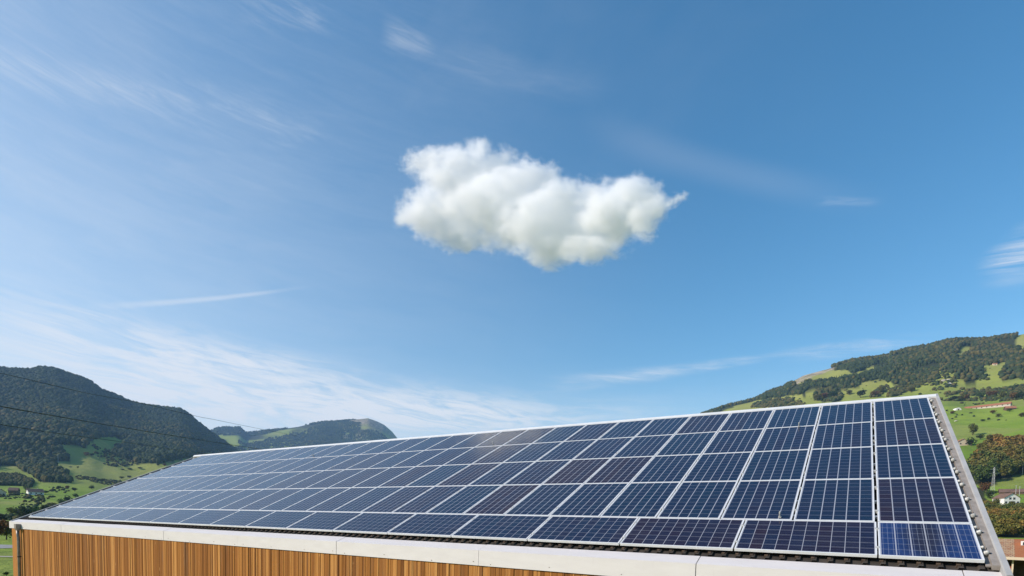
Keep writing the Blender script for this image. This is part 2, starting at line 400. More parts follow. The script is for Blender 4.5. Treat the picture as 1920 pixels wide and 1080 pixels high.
Z6 = lambda L: [(1300 + x / 3.097, 600 + y / 3.097) for x, y in L]
P_MEADOW = [(-80, 880), (12, 874), (30, 873), (43, 884), (60, 890), (75, 903), (100, 905), (132, 905), (126, 890), (95, 872), (85, 868), (110, 866), (128, 862), (117, 847), (112, 835), (135, 832), (160, 841), (165, 828), (185, 820), (215, 818), (232, 826), (235, 838), (215, 842), (210, 850), (235, 862), (265, 868), (300, 869), (345, 860), (400, 845), (400, 1400), (-80, 1400)]
P_WOOD2 = [(-60, 893), (35, 893), (62, 905), (58, 915), (40, 911), (-60, 909)]
P_F1 = Z6([(380, 440), (440, 412), (520, 385), (560, 372), (700, 365), (830, 330), (900, 320), (870, 290), (790, 285), (800, 262), (860, 240), (930, 225), (1060, 208), (1140, 203), (1150, 175), (1300, 150), (1500, 100), (1700, 98), (1860, 80), (1885, 150), (1850, 180), (2100, 160), (2100, 215), (1850, 240), (1680, 262), (1500, 285), (1420, 300), (1330, 370), (1290, 390), (1180, 380), (1090, 345), (1000, 345), (950, 380), (880, 395), (700, 405), (640, 435), (560, 430), (420, 440)])
P_F1H = [Z6([(680, 372), (750, 322), (880, 285), (930, 312), (1040, 272), (1065, 292), (960, 332), (880, 335), (800, 352)]), Z6([(1515, 218), (1560, 150), (1622, 148), (1606, 190), (1550, 224)]), Z6([(915, 312), (1040, 272), (1065, 290), (940, 328)])]
P_F1B = Z6([(0, 560), (60, 530), (200, 486), (350, 450), (440, 408), (600, 430), (520, 445), (370, 466), (240, 500), (150, 535), (60, 560)])
P_F2 = [Z6([(1510, 345), (1560, 285), (1670, 268), (1692, 345), (1600, 358)]), Z6([(1780, 320), (1830, 255), (2080, 240), (2080, 330), (1800, 352)]), Z6([(700, 455), (720, 410), (800, 400), (870, 430), (850, 470), (760, 478)])]
P_BROWN = [Z6([(1270, 380), (1340, 330), (1420, 305), (1425, 325), (1330, 385)]), Z6([(1125, 445), (1150, 400), (1290, 372), (1292, 395), (1200, 440)]), Z6([(1015, 455), (1060, 400), (1150, 375), (1150, 395), (1070, 450)]), Z6([(1440, 460), (1480, 405), (1700, 400), (2000, 395), (2000, 450), (1750, 440), (1600, 470)]), Z6([(330, 510), (380, 470), (540, 455), (650, 480), (640, 500), (470, 510)])]
P_W1 = [(1790, 893), (1822, 880), (1838, 854), (1858, 840), (2100, 836), (2100, 884), (1920, 886), (1890, 898), (1850, 910), (1838, 908), (1810, 905)]
P_W2 = [(1800, 915), (1846, 915), (1850, 940), (1872, 955), (1990, 958), (1990, 1008), (1800, 1008)]
P_SCRUB = [(1640, 747), (1690, 716), (1745, 698), (1790, 690), (1990, 690), (1990, 748), (1800, 756), (1765, 762), (1752, 738)]
P_ROCK = Z6([(520, 385), (560, 345), (640, 300), (780, 265), (930, 232), (1000, 235), (860, 262), (780, 300), (690, 330), (600, 375)])

def ground_mat():
    mt, b = new_mat('meadow', 0.95, 0, 0.15)
    p = geopos()
    n1 = noise(p, 0.006, 5, 0.6); n2 = noise(p, 0.05, 6, 0.65); n3 = noise(p, 0.9, 5, 0.7); f = noise(p, 0.0021, 3, 0.5)
    wv = nod('ShaderNodeTexVoronoi'); wv.inputs['Scale'].default_value = 0.0075; lk(p, wv.inputs['Vector'])
    vs = nod('ShaderNodeSeparateXYZ'); lk(wv.outputs['Color'], vs.inputs[0]); fld = E(vs.outputs[0])
    c = mix(n1.step(0.35, 0.68), (0.175, 0.275, 0.022), (0.275, 0.345, 0.050))
    c = mix(fld.step(0.62, 0.8) * 0.45, c, (0.26, 0.25, 0.085))
    c = mix(fld.step(0.3, 0.12) * 0.5, c, (0.095, 0.185, 0.02))
    c = mix(n2.step(0.45, 0.7) * 0.38, c, (0.085, 0.125, 0.026))
    c = mix(n3.step(0.4, 0.7) * 0.25, c, (0.09, 0.13, 0.025))
    dry = attr('dry'); c = mix((dry * (n2 * 0.8 + 0.55)).clamp() * 0.8, c, (0.30, 0.285, 0.078))
    w = attr('wood'); c = mix((w * 1.4 * (n2 + 0.35)).clamp(), c, (0.035, 0.04, 0.016))
    r = attr('rock'); rk = mix(noise(scaled(p, 1, 1, 2.5), 0.03, 7, 0.7).step(0.4, 0.6), (0.16, 0.13, 0.09), (0.46, 0.38, 0.28))
    c = mix((r * (n2.step(0.35, 0.55) + 0.25)).clamp(), c, rk)
    lk(c, b.inputs['Base Color']); bump(n2 * 4.0 + n3 * 0.5, 0.6, 1.2, b); return mt
M['ground'] = ground_mat()

AZS = np.concatenate([np.arange(-180, -84, 3.0), np.arange(-84, 17, 0.22), np.arange(18, 180, 3.0)])
DS = np.concatenate([[0.0], np.geomspace(6, 9000, 300)])
A2, D2 = np.meshgrid(AZS, DS, indexing='ij')
VV = xyz(A2, D2)
pxg, pyg = to_px(VV)
vis = (A2 > -84) & (A2 < 17)
am = np.zeros(A2.shape)
am = np.where((A2 < -50) & (D2 > 700) & (D2 < 3800) & ~inpoly(pxg, pyg, P_MEADOW), 1.0, am)
for P in [P_F1, P_F1B, *P_F2, P_W1, P_W2]: am = np.where(vis & (A2 > -30) & (D2 > 100) & inpoly(pxg, pyg, P), 1.0, am)
for P in P_F1H: am = np.where(inpoly(pxg, pyg, P), 0.0, am)
ff = fbm(VV[..., 0] / 300, VV[..., 1] / 300, 4, 21)
am = np.where((A2 < -36) & (D2 >= 3200), np.clip(0.25 + ff * 5, 0, 1), am)
rockm = np.where(vis & (A2 > -20) & (D2 > 900) & inpoly(pxg, pyg, P_ROCK), 1.0, 0.0)
rockm = np.where((A2 > -49.5) & (A2 < -40) & (D2 > 4200) & (D2 < 5400), np.clip(ff * 5 + 0.3, 0, 0.7), rockm)
drym = np.clip((D2 - 950) / 550, 0, 1) * (A2 > -30) * 1.0 + np.where((A2 < -36) & (D2 > 3200), 0.5, 0) + np.where((A2 < -50) & (D2 < 3200) & (D2 > 200), np.clip(ff * 4 + 0.35, 0, 0.9), 0)
nA, nD = A2.shape
def sheet(name, da, db, amin, amax, label):
    """the part of the polar ground grid between two distances and two directions, one mesh"""
    i0 = [i for i in range(nD) if da - 1e-6 <= DS[i] <= db + 1e-6]; ia = [i for i in range(nA) if amin - 1e-6 <= AZS[i] <= amax + 1e-6]
    full = amin <= -180 and amax >= 180
    I, J = np.meshgrid(ia, i0, indexing='ij'); nI, nJ = I.shape
    V = VV[I, J].reshape(-1, 3); ids = np.arange(nI * nJ).reshape(nI, nJ)
    if full: ids = np.vstack([ids, ids[:1]])
    F = np.stack([ids[:-1, :-1], ids[1:, :-1], ids[1:, 1:], ids[:-1, 1:]], -1).reshape(-1, 4)[:, ::-1]
    o = mesh_np(name, V, F, M['ground'], smooth=True, attrs={'wood': ('POINT', am[I, J].ravel()), 'rock': ('POINT', rockm[I, J].ravel()), 'dry': ('POINT', drym[I, J].ravel())})
    return tag(o, label, None, None, 'structure')
def ds(x): return float(DS[np.argmin(np.abs(DS - x))])
def as_(x): return float(AZS[np.argmin(np.abs(AZS - x))])
k1, k2, kL = ds(560), ds(3300), ds(1150)
sp_ = as_(-34)
sheet('ground', 0, k1, -180, 180, 'green valley floor around the barn')
sheet('valley_ground', k1, kL, -180, sp_, 'green meadows rising towards the left mountain')
sheet('mountain', kL, k2, -180, sp_, 'dark wooded mountain on the left')
sheet('ridge', k2, DS[-1], -180, sp_, 'distant ridge with a steep right end, behind the roof')
sheet('hillside', k1, DS[-1], sp_, AZS[-1], 'sunny green hillside on the right with meadows and woods')

# ------------------------------------------------------------------ foliage
def leaf_mat(name, ca, cb, autumn=False):
    mt, b = new_mat(name, 0.75, 0, 0.25)
    t = attr('leaf'); ot = attr('tint', 'OBJECT')
    c = mix(t, ca, cb)
    hs = nod('ShaderNodeHueSaturation'); lk((ot * 0.05 + 0.475), hs.inputs['Hue']); lk(ot * 0.5 + 0.75, hs.inputs['Value']); lk(c, hs.inputs['Color'])
    lk(hs.outputs[0], b.inputs['Base Color'])
    tr = nod('ShaderNodeBsdfTranslucent'); lk(hs.outputs[0], tr.inputs[0])
    ms = nod('ShaderNodeMixShader'); ms.inputs[0].default_value = 0.25
    out = [n for n in E.nt.nodes if n.type == 'OUTPUT_MATERIAL'][0]
    lk(b.outputs[0], ms.inputs[1]); lk(tr.outputs[0], ms.inputs[2]); lk(ms.outputs[0], out.inputs[0])
    return mt
def forest_mat():
    mt, b = new_mat('forest canopy', 0.9, 0, 0.1)
    t = attr('leaf'); k = attr('autumn'); p = geopos(); n = noise(p, 0.012, 5, 0.6); nf = noise(p, 0.35, 4, 0.7)
    c = mix(t, (0.015, 0.028, 0.016), (0.066, 0.084, 0.032))
    c = mix((k * (n * 1.3)).clamp(), c, (0.155, 0.115, 0.036))
    c = mix(nf.step(0.45, 0.7) * 0.4, c, (0.012, 0.02, 0.01))
    lk(c, b.inputs['Base Color']); bump(nf, 0.8, 1.0, b); return mt
M['forest'] = forest_mat()
M['leaf_green'] = leaf_mat('green leaves', (0.030, 0.055, 0.016), (0.085, 0.125, 0.030))
M['leaf_dark'] = leaf_mat('dark leaves', (0.016, 0.030, 0.012), (0.045, 0.068, 0.022))
M['leaf_olive'] = leaf_mat('olive leaves', (0.060, 0.065, 0.018), (0.160, 0.150, 0.040))
M['leaf_brown'] = leaf_mat('autumn leaves', (0.085, 0.050, 0.018), (0.240, 0.120, 0.035))
M['bark'] = simple('bark', (0.10, 0.075, 0.05), 0.95, 0, 0.3, 4)

def crown_quads(n, size, R, H, z0, seed, lobes=9, cone=False):
    """n leaf-clump quads spread through a lumpy crown of radius R and height H"""
    r = np.random.default_rng(seed)
    if cone:
        t = r.random(n) ** 0.75; th = r.random(n) * 2 * np.pi
        tier = 0.72 + 0.28 * np.abs(np.sin(t * 24)); rr = R * (1 - t) * tier * (0.55 + 0.45 * r.random(n)) + 0.08
        c = np.stack([rr * np.cos(th), rr * np.sin(th), z0 + t * H], -1)
    else:
        lc = r.normal(size=(lobes, 3)); lc /= np.linalg.norm(lc, axis=1)[:, None]
        lc *= np.array([R * 0.55, R * 0.55, H * 0.30]) * (0.4 + 0.75 * r.random((lobes, 1))); lc[:, 2] += z0 + H * 0.5
        lr = R * (0.34 + 0.28 * r.random(lobes))
        k = r.integers(0, lobes, n); dd = r.normal(size=(n, 3)); dd /= np.linalg.norm(dd, axis=1)[:, None]
        c = lc[k] + dd * (lr[k] * (0.55 + 0.5 * r.random(n)))[:, None] * np.array([1, 1, 0.85])
        c[:, 2] = np.maximum(c[:, 2], z0 * 0.7)
    a = r.normal(size=(n, 3)); a /= np.linalg.norm(a, axis=1)[:, None]; b = np.cross(a, r.normal(size=(n, 3))); b /= np.linalg.norm(b, axis=1)[:, None]
    s = (size * (0.5 + 0.9 * r.random(n)))[:, None]
    V = np.stack([c - a * s - b * s * .6, c + a * s - b * s * .6, c + a * s * .7 + b * s * .6, c - a * s * .8 + b * s * .6], 1).reshape(-1, 3)
    return V, np.arange(4 * n).reshape(n, 4), r.random(n)
def make_tree(name, mat, R, H, z0, n, size, seed, cone=False):
    """returns an unlinked recipe: meshes for trunk and crown"""
    V, F, t = crown_quads(n, size, R, H, z0, seed, cone=cone)
    cr = mesh_np('crown', V, F, M[mat], attrs={'leaf': ('FACE', t)}); mb = MB()
    top = z0 + H * (0.9 if cone else 0.6); r0 = max(0.06, R * 0.07)
    mb.tube([(0, 0, -0.6), (0.03 * R, 0, z0 * .6), (0, 0.04 * R, z0 + H * .2), (0, 0, top)], [r0 * 1.4, r0, r0 * .8, r0 * .2], 7)
    if not cone:
        rr = random.Random(seed)
        for k in range(5):
            a = k * 1.26 + rr.random(); e = 0.55 * R
            mb.tube([(0, 0, z0 + H * (.05 + .06 * k)), (e * .5 * math.cos(a), e * .5 * math.sin(a), z0 + H * (.25 + .05 * k)), (e * math.cos(a), e * math.sin(a), z0 + H * (.42 + .07 * k))], [r0 * .6, r0 * .4, r0 * .12], 5)
    tk = mb.build('trunk', M['bark'])
    rec = (tk.data, cr.data); bpy.data.objects.remove(tk); bpy.data.objects.remove(cr); return rec
KIND = {}
for nm, mt, cone in (('green', 'leaf_green', 0), ('dark', 'leaf_dark', 0), ('olive', 'leaf_olive', 0), ('brown', 'leaf_brown', 0), ('conifer', 'leaf_dark', 1)):
    for v_ in range(2):
        KIND[nm, v_] = make_tree(nm, mt, 1.0 if not cone else 0.55, 1.55 if not cone else 2.1, 0.22, 620, 0.085, 40 + v_ + len(KIND) * 7, cone)      # unit tree about 2 high
ntree = 0
def place_tree(px, py, hpx, kind, label, group, name='tree', wide=1.0, dmin=60):
    global ntree
    p, d, a = ground_at(px, py, dmin)
    q = (p - CAM) @ RC.T; h = hpx * q[2] / FPX
    t = empty(name, p.tolist(), random.random() * 6.28); s = h / 1.95; t.scale = (s * wide, s * wide, s)
    tk, cr = KIND[kind, ntree % 2]; ntree += 1
    a_ = bpy.data.objects.new('trunk', tk); b_ = bpy.data.objects.new('crown', cr)
    for o in (a_, b_): col.objects.link(o); o.parent = t
    b_['tint'] = random.random()
    return tag(t, label, 'bush' if name == 'bush' else 'tree', group)

def low_crowns():
    """unit low-poly crowns used in the woods: lumpy round ones and pointed conifers"""
    out = []
    for k in range(4):
        b = bmesh.new(); bmesh.ops.create_icosphere(b, subdivisions=1, radius=0.5); rr = random.Random(k)
        for v in b.verts:
            v.co *= 0.8 + 0.4 * rr.random(); v.co.z = v.co.z * 1.15 + 0.55
        V = np.array([v.co[:] for v in b.verts]); F = np.array([[q.index for q in f.verts] for f in b.faces]); b.free(); out.append((V, F))
    for k in range(3):
        rr = random.Random(k + 9); V = []; F = []
        for (z0, z1, r) in ((0.05, 0.62, 0.30), (0.38, 1.12, 0.2)):
            b0 = len(V); V += [(r * (0.75 + .5 * rr.random()) * math.cos(i * 1.0472), r * (0.75 + .5 * rr.random()) * math.sin(i * 1.0472), z0 + .08 * rr.random()) for i in range(6)] + [(0, 0, z1)]
            F += [(b0 + i, b0 + (i + 1) % 6, b0 + 6) for i in range(6)]
        out.append((np.array(V), np.array(F)))
    return out
LOW = low_crowns()
def scatter(name, label, az0, az1, d0, d1, n, hmin, hmax, test, mixc=0.5, autumn=0.3, seed=1, wscale=0.75):
    """a far wood as one mass: n small crowns over the ground where test(px, py, x, y) holds"""
    r = np.random.default_rng(seed)
    az = az0 + (az1 - az0) * r.random(n); d = np.sqrt(d0 * d0 + (d1 * d1 - d0 * d0) * r.random(n))
    P = xyz(az, d); px, py = to_px(P); ok = test(px, py, P[:, 0], P[:, 1], d); P = P[ok]; n = len(P)
    kind = np.where(r.random(n) < mixc, r.integers(4, 7, n), r.integers(0, 4, n)); h = (hmin + (hmax - hmin) * r.random(n) ** 1.4) * np.clip(d[ok] / 1700, 0.5, 1); P[:, 2] -= 0.15 * h
    big = fbm(P[:, 0] / 220, P[:, 1] / 220, 4, 5); aut = (r.random(n) < np.clip(autumn + big * 1.5, 0, 1)).astype(float) * (0.35 + 0.65 * r.random(n))
    lf = r.random(n); Vs = []; Fs = []; L = []; A = []; b = 0
    for k, (V, F) in enumerate(LOW):
        i = np.where(kind == k)[0]
        if not len(i): continue
        th = r.random(len(i)) * 6.28; c, s = np.cos(th), np.sin(th); w = h[i] * wscale * (0.8 + 0.5 * r.random(len(i)))
        x = (V[None, :, 0] * c[:, None] - V[None, :, 1] * s[:, None]) * w[:, None]; y = (V[None, :, 0] * s[:, None] + V[None, :, 1] * c[:, None]) * w[:, None]
        W = np.stack([x, y, V[None, :, 2] * h[i][:, None] - 0.4], -1) + P[i][:, None, :]
        nv = len(V); Fi = F[None] + (np.arange(len(i)) * nv)[:, None, None] + b
        Vs.append(W.reshape(-1, 3)); Fs.append(Fi.reshape(-1, 3)); b += len(i) * nv
        L.append(np.repeat(lf[i], len(F)) * 0.6 + 0.4 * r.random(len(i) * len(F))); A.append(np.repeat(aut[i] * (kind[i] < 4), len(F)))
    o = mesh_np(name, np.concatenate(Vs), np.concatenate(Fs), M['forest'], attrs={'leaf': ('FACE', np.concatenate(L)), 'autumn': ('FACE', np.concatenate(A))})
    return tag(o, label, None, None, 'stuff')

scatter('forest', 'dark blue-green forest covering the left mountain', -82, -54, 800, 2750, 80000, 8, 18,
        lambda px, py, x, y, d: (~inpoly(px, py, P_MEADOW)), 0.35, 0.10, 1)
scatter('wood', 'dark belt of trees across the low meadow at the far left edge', -80, -70, 400, 1300, 30000, 8, 13,
        lambda px, py, x, y, d: inpoly(px, py, P_WOOD2), 0.2, 0.3, 2)
scatter('forest', 'patchy forest on the distant ridge behind the roof', -64, -41, 3300, 5080, 34000, 8, 16,
        lambda px, py, x, y, d: fbm(x / 260, y / 260, 4, 21) + 0.16 * vnoise(x / 60, y / 60, 3) > 0.06 + 0.5 * ((np.degrees(np.arctan2(x - CAM[0], y - CAM[1])) > -48) & (d > 4550)), 0.4, 0.15, 3)
scatter('forest', 'dark conifer forest along the skyline of the right hillside', -17, 14, 900, 2040, 70000, 6, 14,
        lambda px, py, x, y, d: (inpoly(px + 14 * (vnoise(x / 70, y / 70, 41) - .5), py + 10 * (vnoise(x / 70, y / 70, 42) - .5), P_F1) | inpoly(px, py, P_F1B)) & (vnoise(x / 45, y / 45, 43) > 0.27) & (fbm(x / 160, y / 90, 4, 47) > -0.15) & ~inpoly(px, py, P_F1H[0]) & ~inpoly(px, py, P_F1H[1]) & ~inpoly(px, py, P_F1H[2]), 0.6, 0.42, 4, 0.8)
scatter('wood', 'mixed woods in patches on the upper right meadows', -14, 14, 800, 1800, 30000, 7, 14,
        lambda px, py, x, y, d: inpoly(px, py, P_F2[0]) | inpoly(px, py, P_F2[1]) | inpoly(px, py, P_F2[2]), 0.3, 0.45, 5, 0.9)
scatter('hedgerow', 'brown autumn scrub in strips across the upper right meadows', -14, 14, 800, 1800, 26000, 4, 9,
        lambda px, py, x, y, d: (inpoly(px, py, P_BROWN[0]) | inpoly(px, py, P_BROWN[1]) | inpoly(px, py, P_BROWN[2]) | inpoly(px, py, P_BROWN[3]) & (vnoise(x / 22, y / 22, 8) > .45) | inpoly(px, py, P_BROWN[4]) & (vnoise(x / 22, y / 22, 8) > .4)), 0.05, 0.75, 6, 1.1)
scatter('shrubs', 'patchy scrub and young trees on the slope below the upper woods', -14, 14, 800, 1800, 16000, 3, 9,
        lambda px, py, x, y, d: inpoly(px, py, P_SCRUB) & (fbm(x / 70, y / 45, 4, 61) > 0.07), 0.1, 0.4, 17, 1.1)
scatter('shrubs', 'scattered small bushes over the green meadows', -14, 14, 700, 1700, 900, 2.0, 5.5,
        lambda px, py, x, y, d: ~inpoly(px, py, P_F1) & (vnoise(x / 60, y / 60, 12) > .5) & (py < 790), 0.0, 0.4, 7, 1.3)
scatter('shrubs', 'small bushes and hedges dotting the left valley meadows', -79, -61, 300, 1500, 9000, 2.0, 6.0,
        lambda px, py, x, y, d: inpoly(px, py, P_MEADOW) & (vnoise(np.degrees(np.arctan2(x, y)) * 0.55, d / (22 + d * 0.035), 5) + 0.25 * vnoise(x / 20, y / 20, 6) > np.where(d > 700, .84, .74)), 0.0, 0.35, 8, 1.3)
def leafy_wood(name, label, az0, az1, d0, d1, n, hmin, hmax, poly, seed, mats, wide=0.62, amean=0.45, aslope=0.0):
    r = np.random.default_rng(seed); Vs = []; Fs = []; L = []; A = []; b = 0; cnt = 0
    while cnt < n:
        az = az0 + (az1 - az0) * r.random(); d = math.sqrt(d0 * d0 + (d1 * d1 - d0 * d0) * r.random())
        P = xyz(np.array(az), np.array(d)); px, py = to_px(P[None])
        if not inpoly(px, py, poly)[0]: continue
        h = hmin + (hmax - hmin) * r.random()
        V, F, t = crown_quads(520, 0.05 * h, h * wide * 0.5, h * 0.9, 0.12 * h, int(r.integers(1e6)), lobes=7)
        Vs.append(V + P); Fs.append(F + b); b += len(V); L.append(t)
        A.append(np.full(len(F), float(np.clip(r.normal(amean + 1.4 * fbm(np.array(P[0] / 50), np.array(P[1] / 50), 3, 4) + aslope * ((d - d0) / (d1 - d0) - 0.5), 0.2), 0, 1)))); cnt += 1
    o = mesh_np(name, np.concatenate(Vs), np.concatenate(Fs), mats, attrs={'leaf': ('FACE', np.concatenate(L)), 'autumn': ('FACE', np.concatenate(A))})
    return tag(o, label, None, None, 'stuff')
def autumn_mat():
    mt, b = new_mat('autumn wood leaves', 0.75, 0, 0.25)
    t = attr('leaf'); k = attr('autumn')
    a = ramp(k, [(0.0, (0.022, 0.040, 0.012)), (0.4, (0.068, 0.080, 0.018)), (0.7, (0.12, 0.095, 0.022)), (1.0, (0.22, 0.105, 0.028))])
    c = mix(t * 0.75, a, mix(k, (0.13, 0.18, 0.035), (0.34, 0.22, 0.05)))
    lk(c, b.inputs['Base Color']); return mt
M['autumn'] = autumn_mat()
leafy_wood('wood', 'autumn wood of orange and olive trees beside the roof verge', 5.5, 14, 560, 800, 330, 11, 17, P_W1, 31, M['autumn'], 0.66, 0.42, 0.9)
leafy_wood('shrubs', 'olive and rust coloured scrub below the white gabled house', 5.5, 14, 84, 470, 620, 2.2, 6.0, P_W2, 32, M['autumn'], 1.0)

G1, G2, G3, G4 = 'trees and bushes on the right hillside', 'trees around the left valley meadows', 'bushes just above the roof ridge', 'low hedge trees on the left meadow'
R_ = [(1613, 746, 16, 'dark', 'round dark bush alone on meadow above the ridge', G3, 'bush', 1.25),
      (1592, 741, 11, 'olive', 'small olive bush left of the round dark bush above the ridge', G3, 'bush', 1.3),
      (1640, 744, 13, 'brown', 'brown bush right of the round dark bush above the ridge', G3, 'bush', 1.3),
      (1652, 738, 15, 'olive', 'olive tree at the left end of the brown hedge above the ridge', G3, 'tree', 1.1),
      (1708, 735, 11, 'olive', 'low olive bush at the right end of the brown hedge', G3, 'bush', 1.6),
      (1545, 750, 17, 'brown', 'brown tree in the clump touching the ridge line', G3, 'tree', 1.3),
      (1560, 750, 19, 'dark', 'dark tree in the clump touching the ridge line', G3, 'tree', 1.2),
      (1532, 752, 15, 'olive', 'olive tree at the left of the clump on the ridge line', G3, 'tree', 1.2),
      (1824, 816, 24, 'olive', 'tall olive tree on green meadow above the cream house', G1, 'tree', 0.9),
      (1821, 836, 17, 'dark', 'dark round tree right beside the cream house', G1, 'tree', 1.1),
      (1838, 824, 12, 'green', 'green bush right of the dark round tree', G1, 'bush', 1.4),
      (1785, 776, 6, 'brown', 'small brown bush below the white tunnel', G1, 'bush', 1.8),
      (1775, 772, 4, 'dark', 'tiny dark bush left of the small brown bush', G1, 'bush', 1.4),
      (1872, 783, 9, 'olive', 'olive bush in mid meadow under the long farm building', G1, 'bush', 1.2),
      (1861, 776, 8, 'brown', 'brown bush up left of the olive bush in mid meadow', G1, 'bush', 1.7),
      (1854, 788, 6, 'dark', 'little dark bush alone in the bright green meadow', G1, 'bush', 1.0),
      (1788, 752, 11, 'dark', 'dark bush left of the white tunnel', G1, 'bush', 1.4),
      (1800, 752, 13, 'olive', 'olive tree behind the white tunnel', G1, 'tree', 1.3),
      (1812, 750, 12, 'brown', 'brown tree at the left end of the long farm building', G1, 'tree', 1.3),
      (1838, 747, 15, 'green', 'green tree behind the middle of the long farm building', G1, 'tree', 1.2),
      (1858, 746, 16, 'brown', 'tall brown tree behind the long farm building', G1, 'tree', 1.2),
      (1880, 748, 14, 'olive', 'olive tree behind the right end of the long farm building', G1, 'tree', 1.3),
      (1900, 750, 17, 'brown', 'brown tree above the orange roofed cottage', G1, 'tree', 1.2),
      (1914, 748, 16, 'dark', 'dark tree at the right edge above the orange roofed cottage', G1, 'tree', 1.2),
      (1893, 772, 8, 'green', 'green bush in front of the orange roofed cottage', G1, 'bush', 1.4),
      (1915, 782, 9, 'olive', 'olive bush at right picture edge under the orange roofed cottage', G1, 'bush', 1.4),
      (1842, 790, 5, 'green', 'low green bush in the hedge line across the meadow', G1, 'bush', 2.0),
      (1855, 936, 22, 'green', 'green tree between the roof verge and the white gabled house', G1, 'tree', 1.0),
      (1866, 950, 17, 'olive', 'olive tree at the left corner of the white gabled house', G1, 'tree', 1.1),
      (1916, 958, 15, 'dark', 'dark tree at the right corner of the white gabled house', G1, 'tree', 1.1),
      (1848, 925, 26, 'brown', 'tall brown tree close to the verge, left of the meadow strip', G1, 'tree', 0.9)]
for r in R_:
    place_tree(r[0], r[1], r[2], r[3], r[4], r[5], r[6], r[7], dmin=(120 if r[1] > 900 else 560))
L_ = [(48, 976, 34, 'dark', 'large dark tree in front of the meadows near the barn corner', G2, 'tree', 0.9),
      (36, 974, 24, 'dark', 'dark tree left of the large dark tree near the barn corner', G2, 'tree', 1.0),
      (68, 968, 24, 'green', 'green tree right of the large dark tree near the barn corner', G2, 'tree', 0.9),
      (84, 962, 18, 'dark', 'dark tree against the left edge of the panels', G2, 'tree', 1.1),
      (100, 955, 15, 'olive', 'olive tree against the left edge of the panels', G2, 'tree', 1.2),
      (115, 948, 16, 'green', 'green tree by the second panel row at the left edge', G2, 'tree', 1.1),
      (128, 942, 14, 'dark', 'dark tree by the third panel row at the left edge', G2, 'tree', 1.1),
      (142, 934, 11, 'green', 'small green tree furthest up along the left panel edge', G2, 'tree', 1.2),
      (12, 1012, 42, 'olive', 'tall olive tree left of the barn corner', G2, 'tree', 0.75),
      (-4, 1014, 50, 'brown', 'reddish brown tree cut by the left picture edge', G2, 'tree', 0.8),
      (22, 1006, 26, 'green', 'green tree just behind the barn corner', G2, 'tree', 0.8),
      (3, 986, 26, 'dark', 'dark green tree at the left edge above the reddish brown tree', G2, 'tree', 0.8),
      (22, 966, 18, 'olive', 'olive bush on the meadow edge above the barn corner', G2, 'bush', 1.2),
      (76, 905, 7, 'dark', 'dark tree near the white walled farmhouse', G4, 'tree', 1.2),
      (50, 922, 12, 'dark', 'dark tree left of the white walled farmhouse', G4, 'tree', 1.0),
      (86, 926, 8, 'green', 'green bush right of the white walled farmhouse', G4, 'bush', 1.3),
      (28, 936, 6, 'green', 'round green bush on the lowest left meadow', G4, 'bush', 1.4),
      (110, 918, 8, 'dark', 'dark tree in the lower meadow hedge', G4, 'tree', 1.2),
      (126, 916, 7, 'brown', 'brown tree in the lower meadow hedge', G4, 'tree', 1.3),
      (140, 922, 9, 'dark', 'dark bush in the corner of lower meadow and panels', G4, 'bush', 1.3),
      (172, 918, 9, 'dark', 'dark round tree beside the panels in mid slope', G4, 'tree', 1.2),
      (146, 878, 4, 'dark', 'small dark bush in the wide bright meadow', G4, 'bush', 1.4),
      (133, 877, 3, 'dark', 'tiny dark bush left in the wide bright meadow', G4, 'bush', 1.8),
      (212, 872, 5, 'dark', 'dark bush in the upper part of the bright meadow', G4, 'bush', 1.4),
      (162, 855, 9, 'brown', 'brownish tree on the upper meadow slope', G4, 'tree', 1.4),
      (172, 856, 7, 'dark', 'dark tree next to the brownish tree on the upper slope', G4, 'tree', 1.4),
      (184, 852, 5, 'green', 'small green tree right of the dark tree on the upper slope', G4, 'tree', 1.4),
      (230, 882, 4, 'dark', 'dark bush starting the long hedge above the panels', G4, 'bush', 2.2),
      (244, 881, 4, 'dark', 'dark bush in the middle of the long hedge above the panels', G4, 'bush', 2.4),
      (262, 880, 4, 'dark', 'dark bush ending the long hedge above the panels', G4, 'bush', 2.6),
      (228, 898, 6, 'green', 'green bush pair close above the panels', G4, 'bush', 1.8),
      (243, 897, 6, 'dark', 'darker bush of the pair close above the panels', G4, 'bush', 1.6),
      (308, 874, 6, 'brown', 'brown bush where the meadow meets the top panels', G4, 'bush', 1.3),
      (296, 874, 5, 'dark', 'dark bush where the meadow meets the top panels', G4, 'bush', 1.2),
      (192, 903, 6, 'dark', 'dark bush low on the meadow above the fourth panel row', G4, 'bush', 1.6),
      (12, 1080, 10, 'green', 'little green shrub at the bottom left beside the barn', G2, 'bush', 1.2)]
for r in L_:
    place_tree(r[0], r[1], r[2], r[3], r[4], r[5], r[6], r[7], dmin=(50 if r[1] > 1050 else 130 if r[1] > 940 else 300))

# ------------------------------------------------------------------ roads
def ribbon(name, pts, w, mat, label, lift=0.05):
    V = []; P = [np.array(ground_at(x, y, 40)[0]) for x, y in pts]
    Q = []
    for a, b in zip(P[:-1], P[1:]):
        for k in range(12): Q.append(a + (b - a) * k / 12)
    Q.append(P[-1])
    for i, q in enumerate(Q):
        d = Q[min(i + 1, len(Q) - 1)] - Q[max(i - 1, 0)]; n = np.array([-d[1], d[0], 0]); n /= np.linalg.norm(n) + 1e-9
        for s in (-1, 1):
            e = q + n * s * w / 2; r_ = e - CAM; dd = math.hypot(r_[0], r_[1]); a = math.degrees(math.atan2(r_[0], r_[1]))
            V.append((e[0], e[1], float(theight(np.array(a), np.array(dd))) + lift))
    F = [(2 * i, 2 * i + 1, 2 * i + 3, 2 * i + 2) for i in range(len(Q) - 1)]
    return tag(mesh_np(name, V, np.array(F), mat), label, None, None, 'structure')
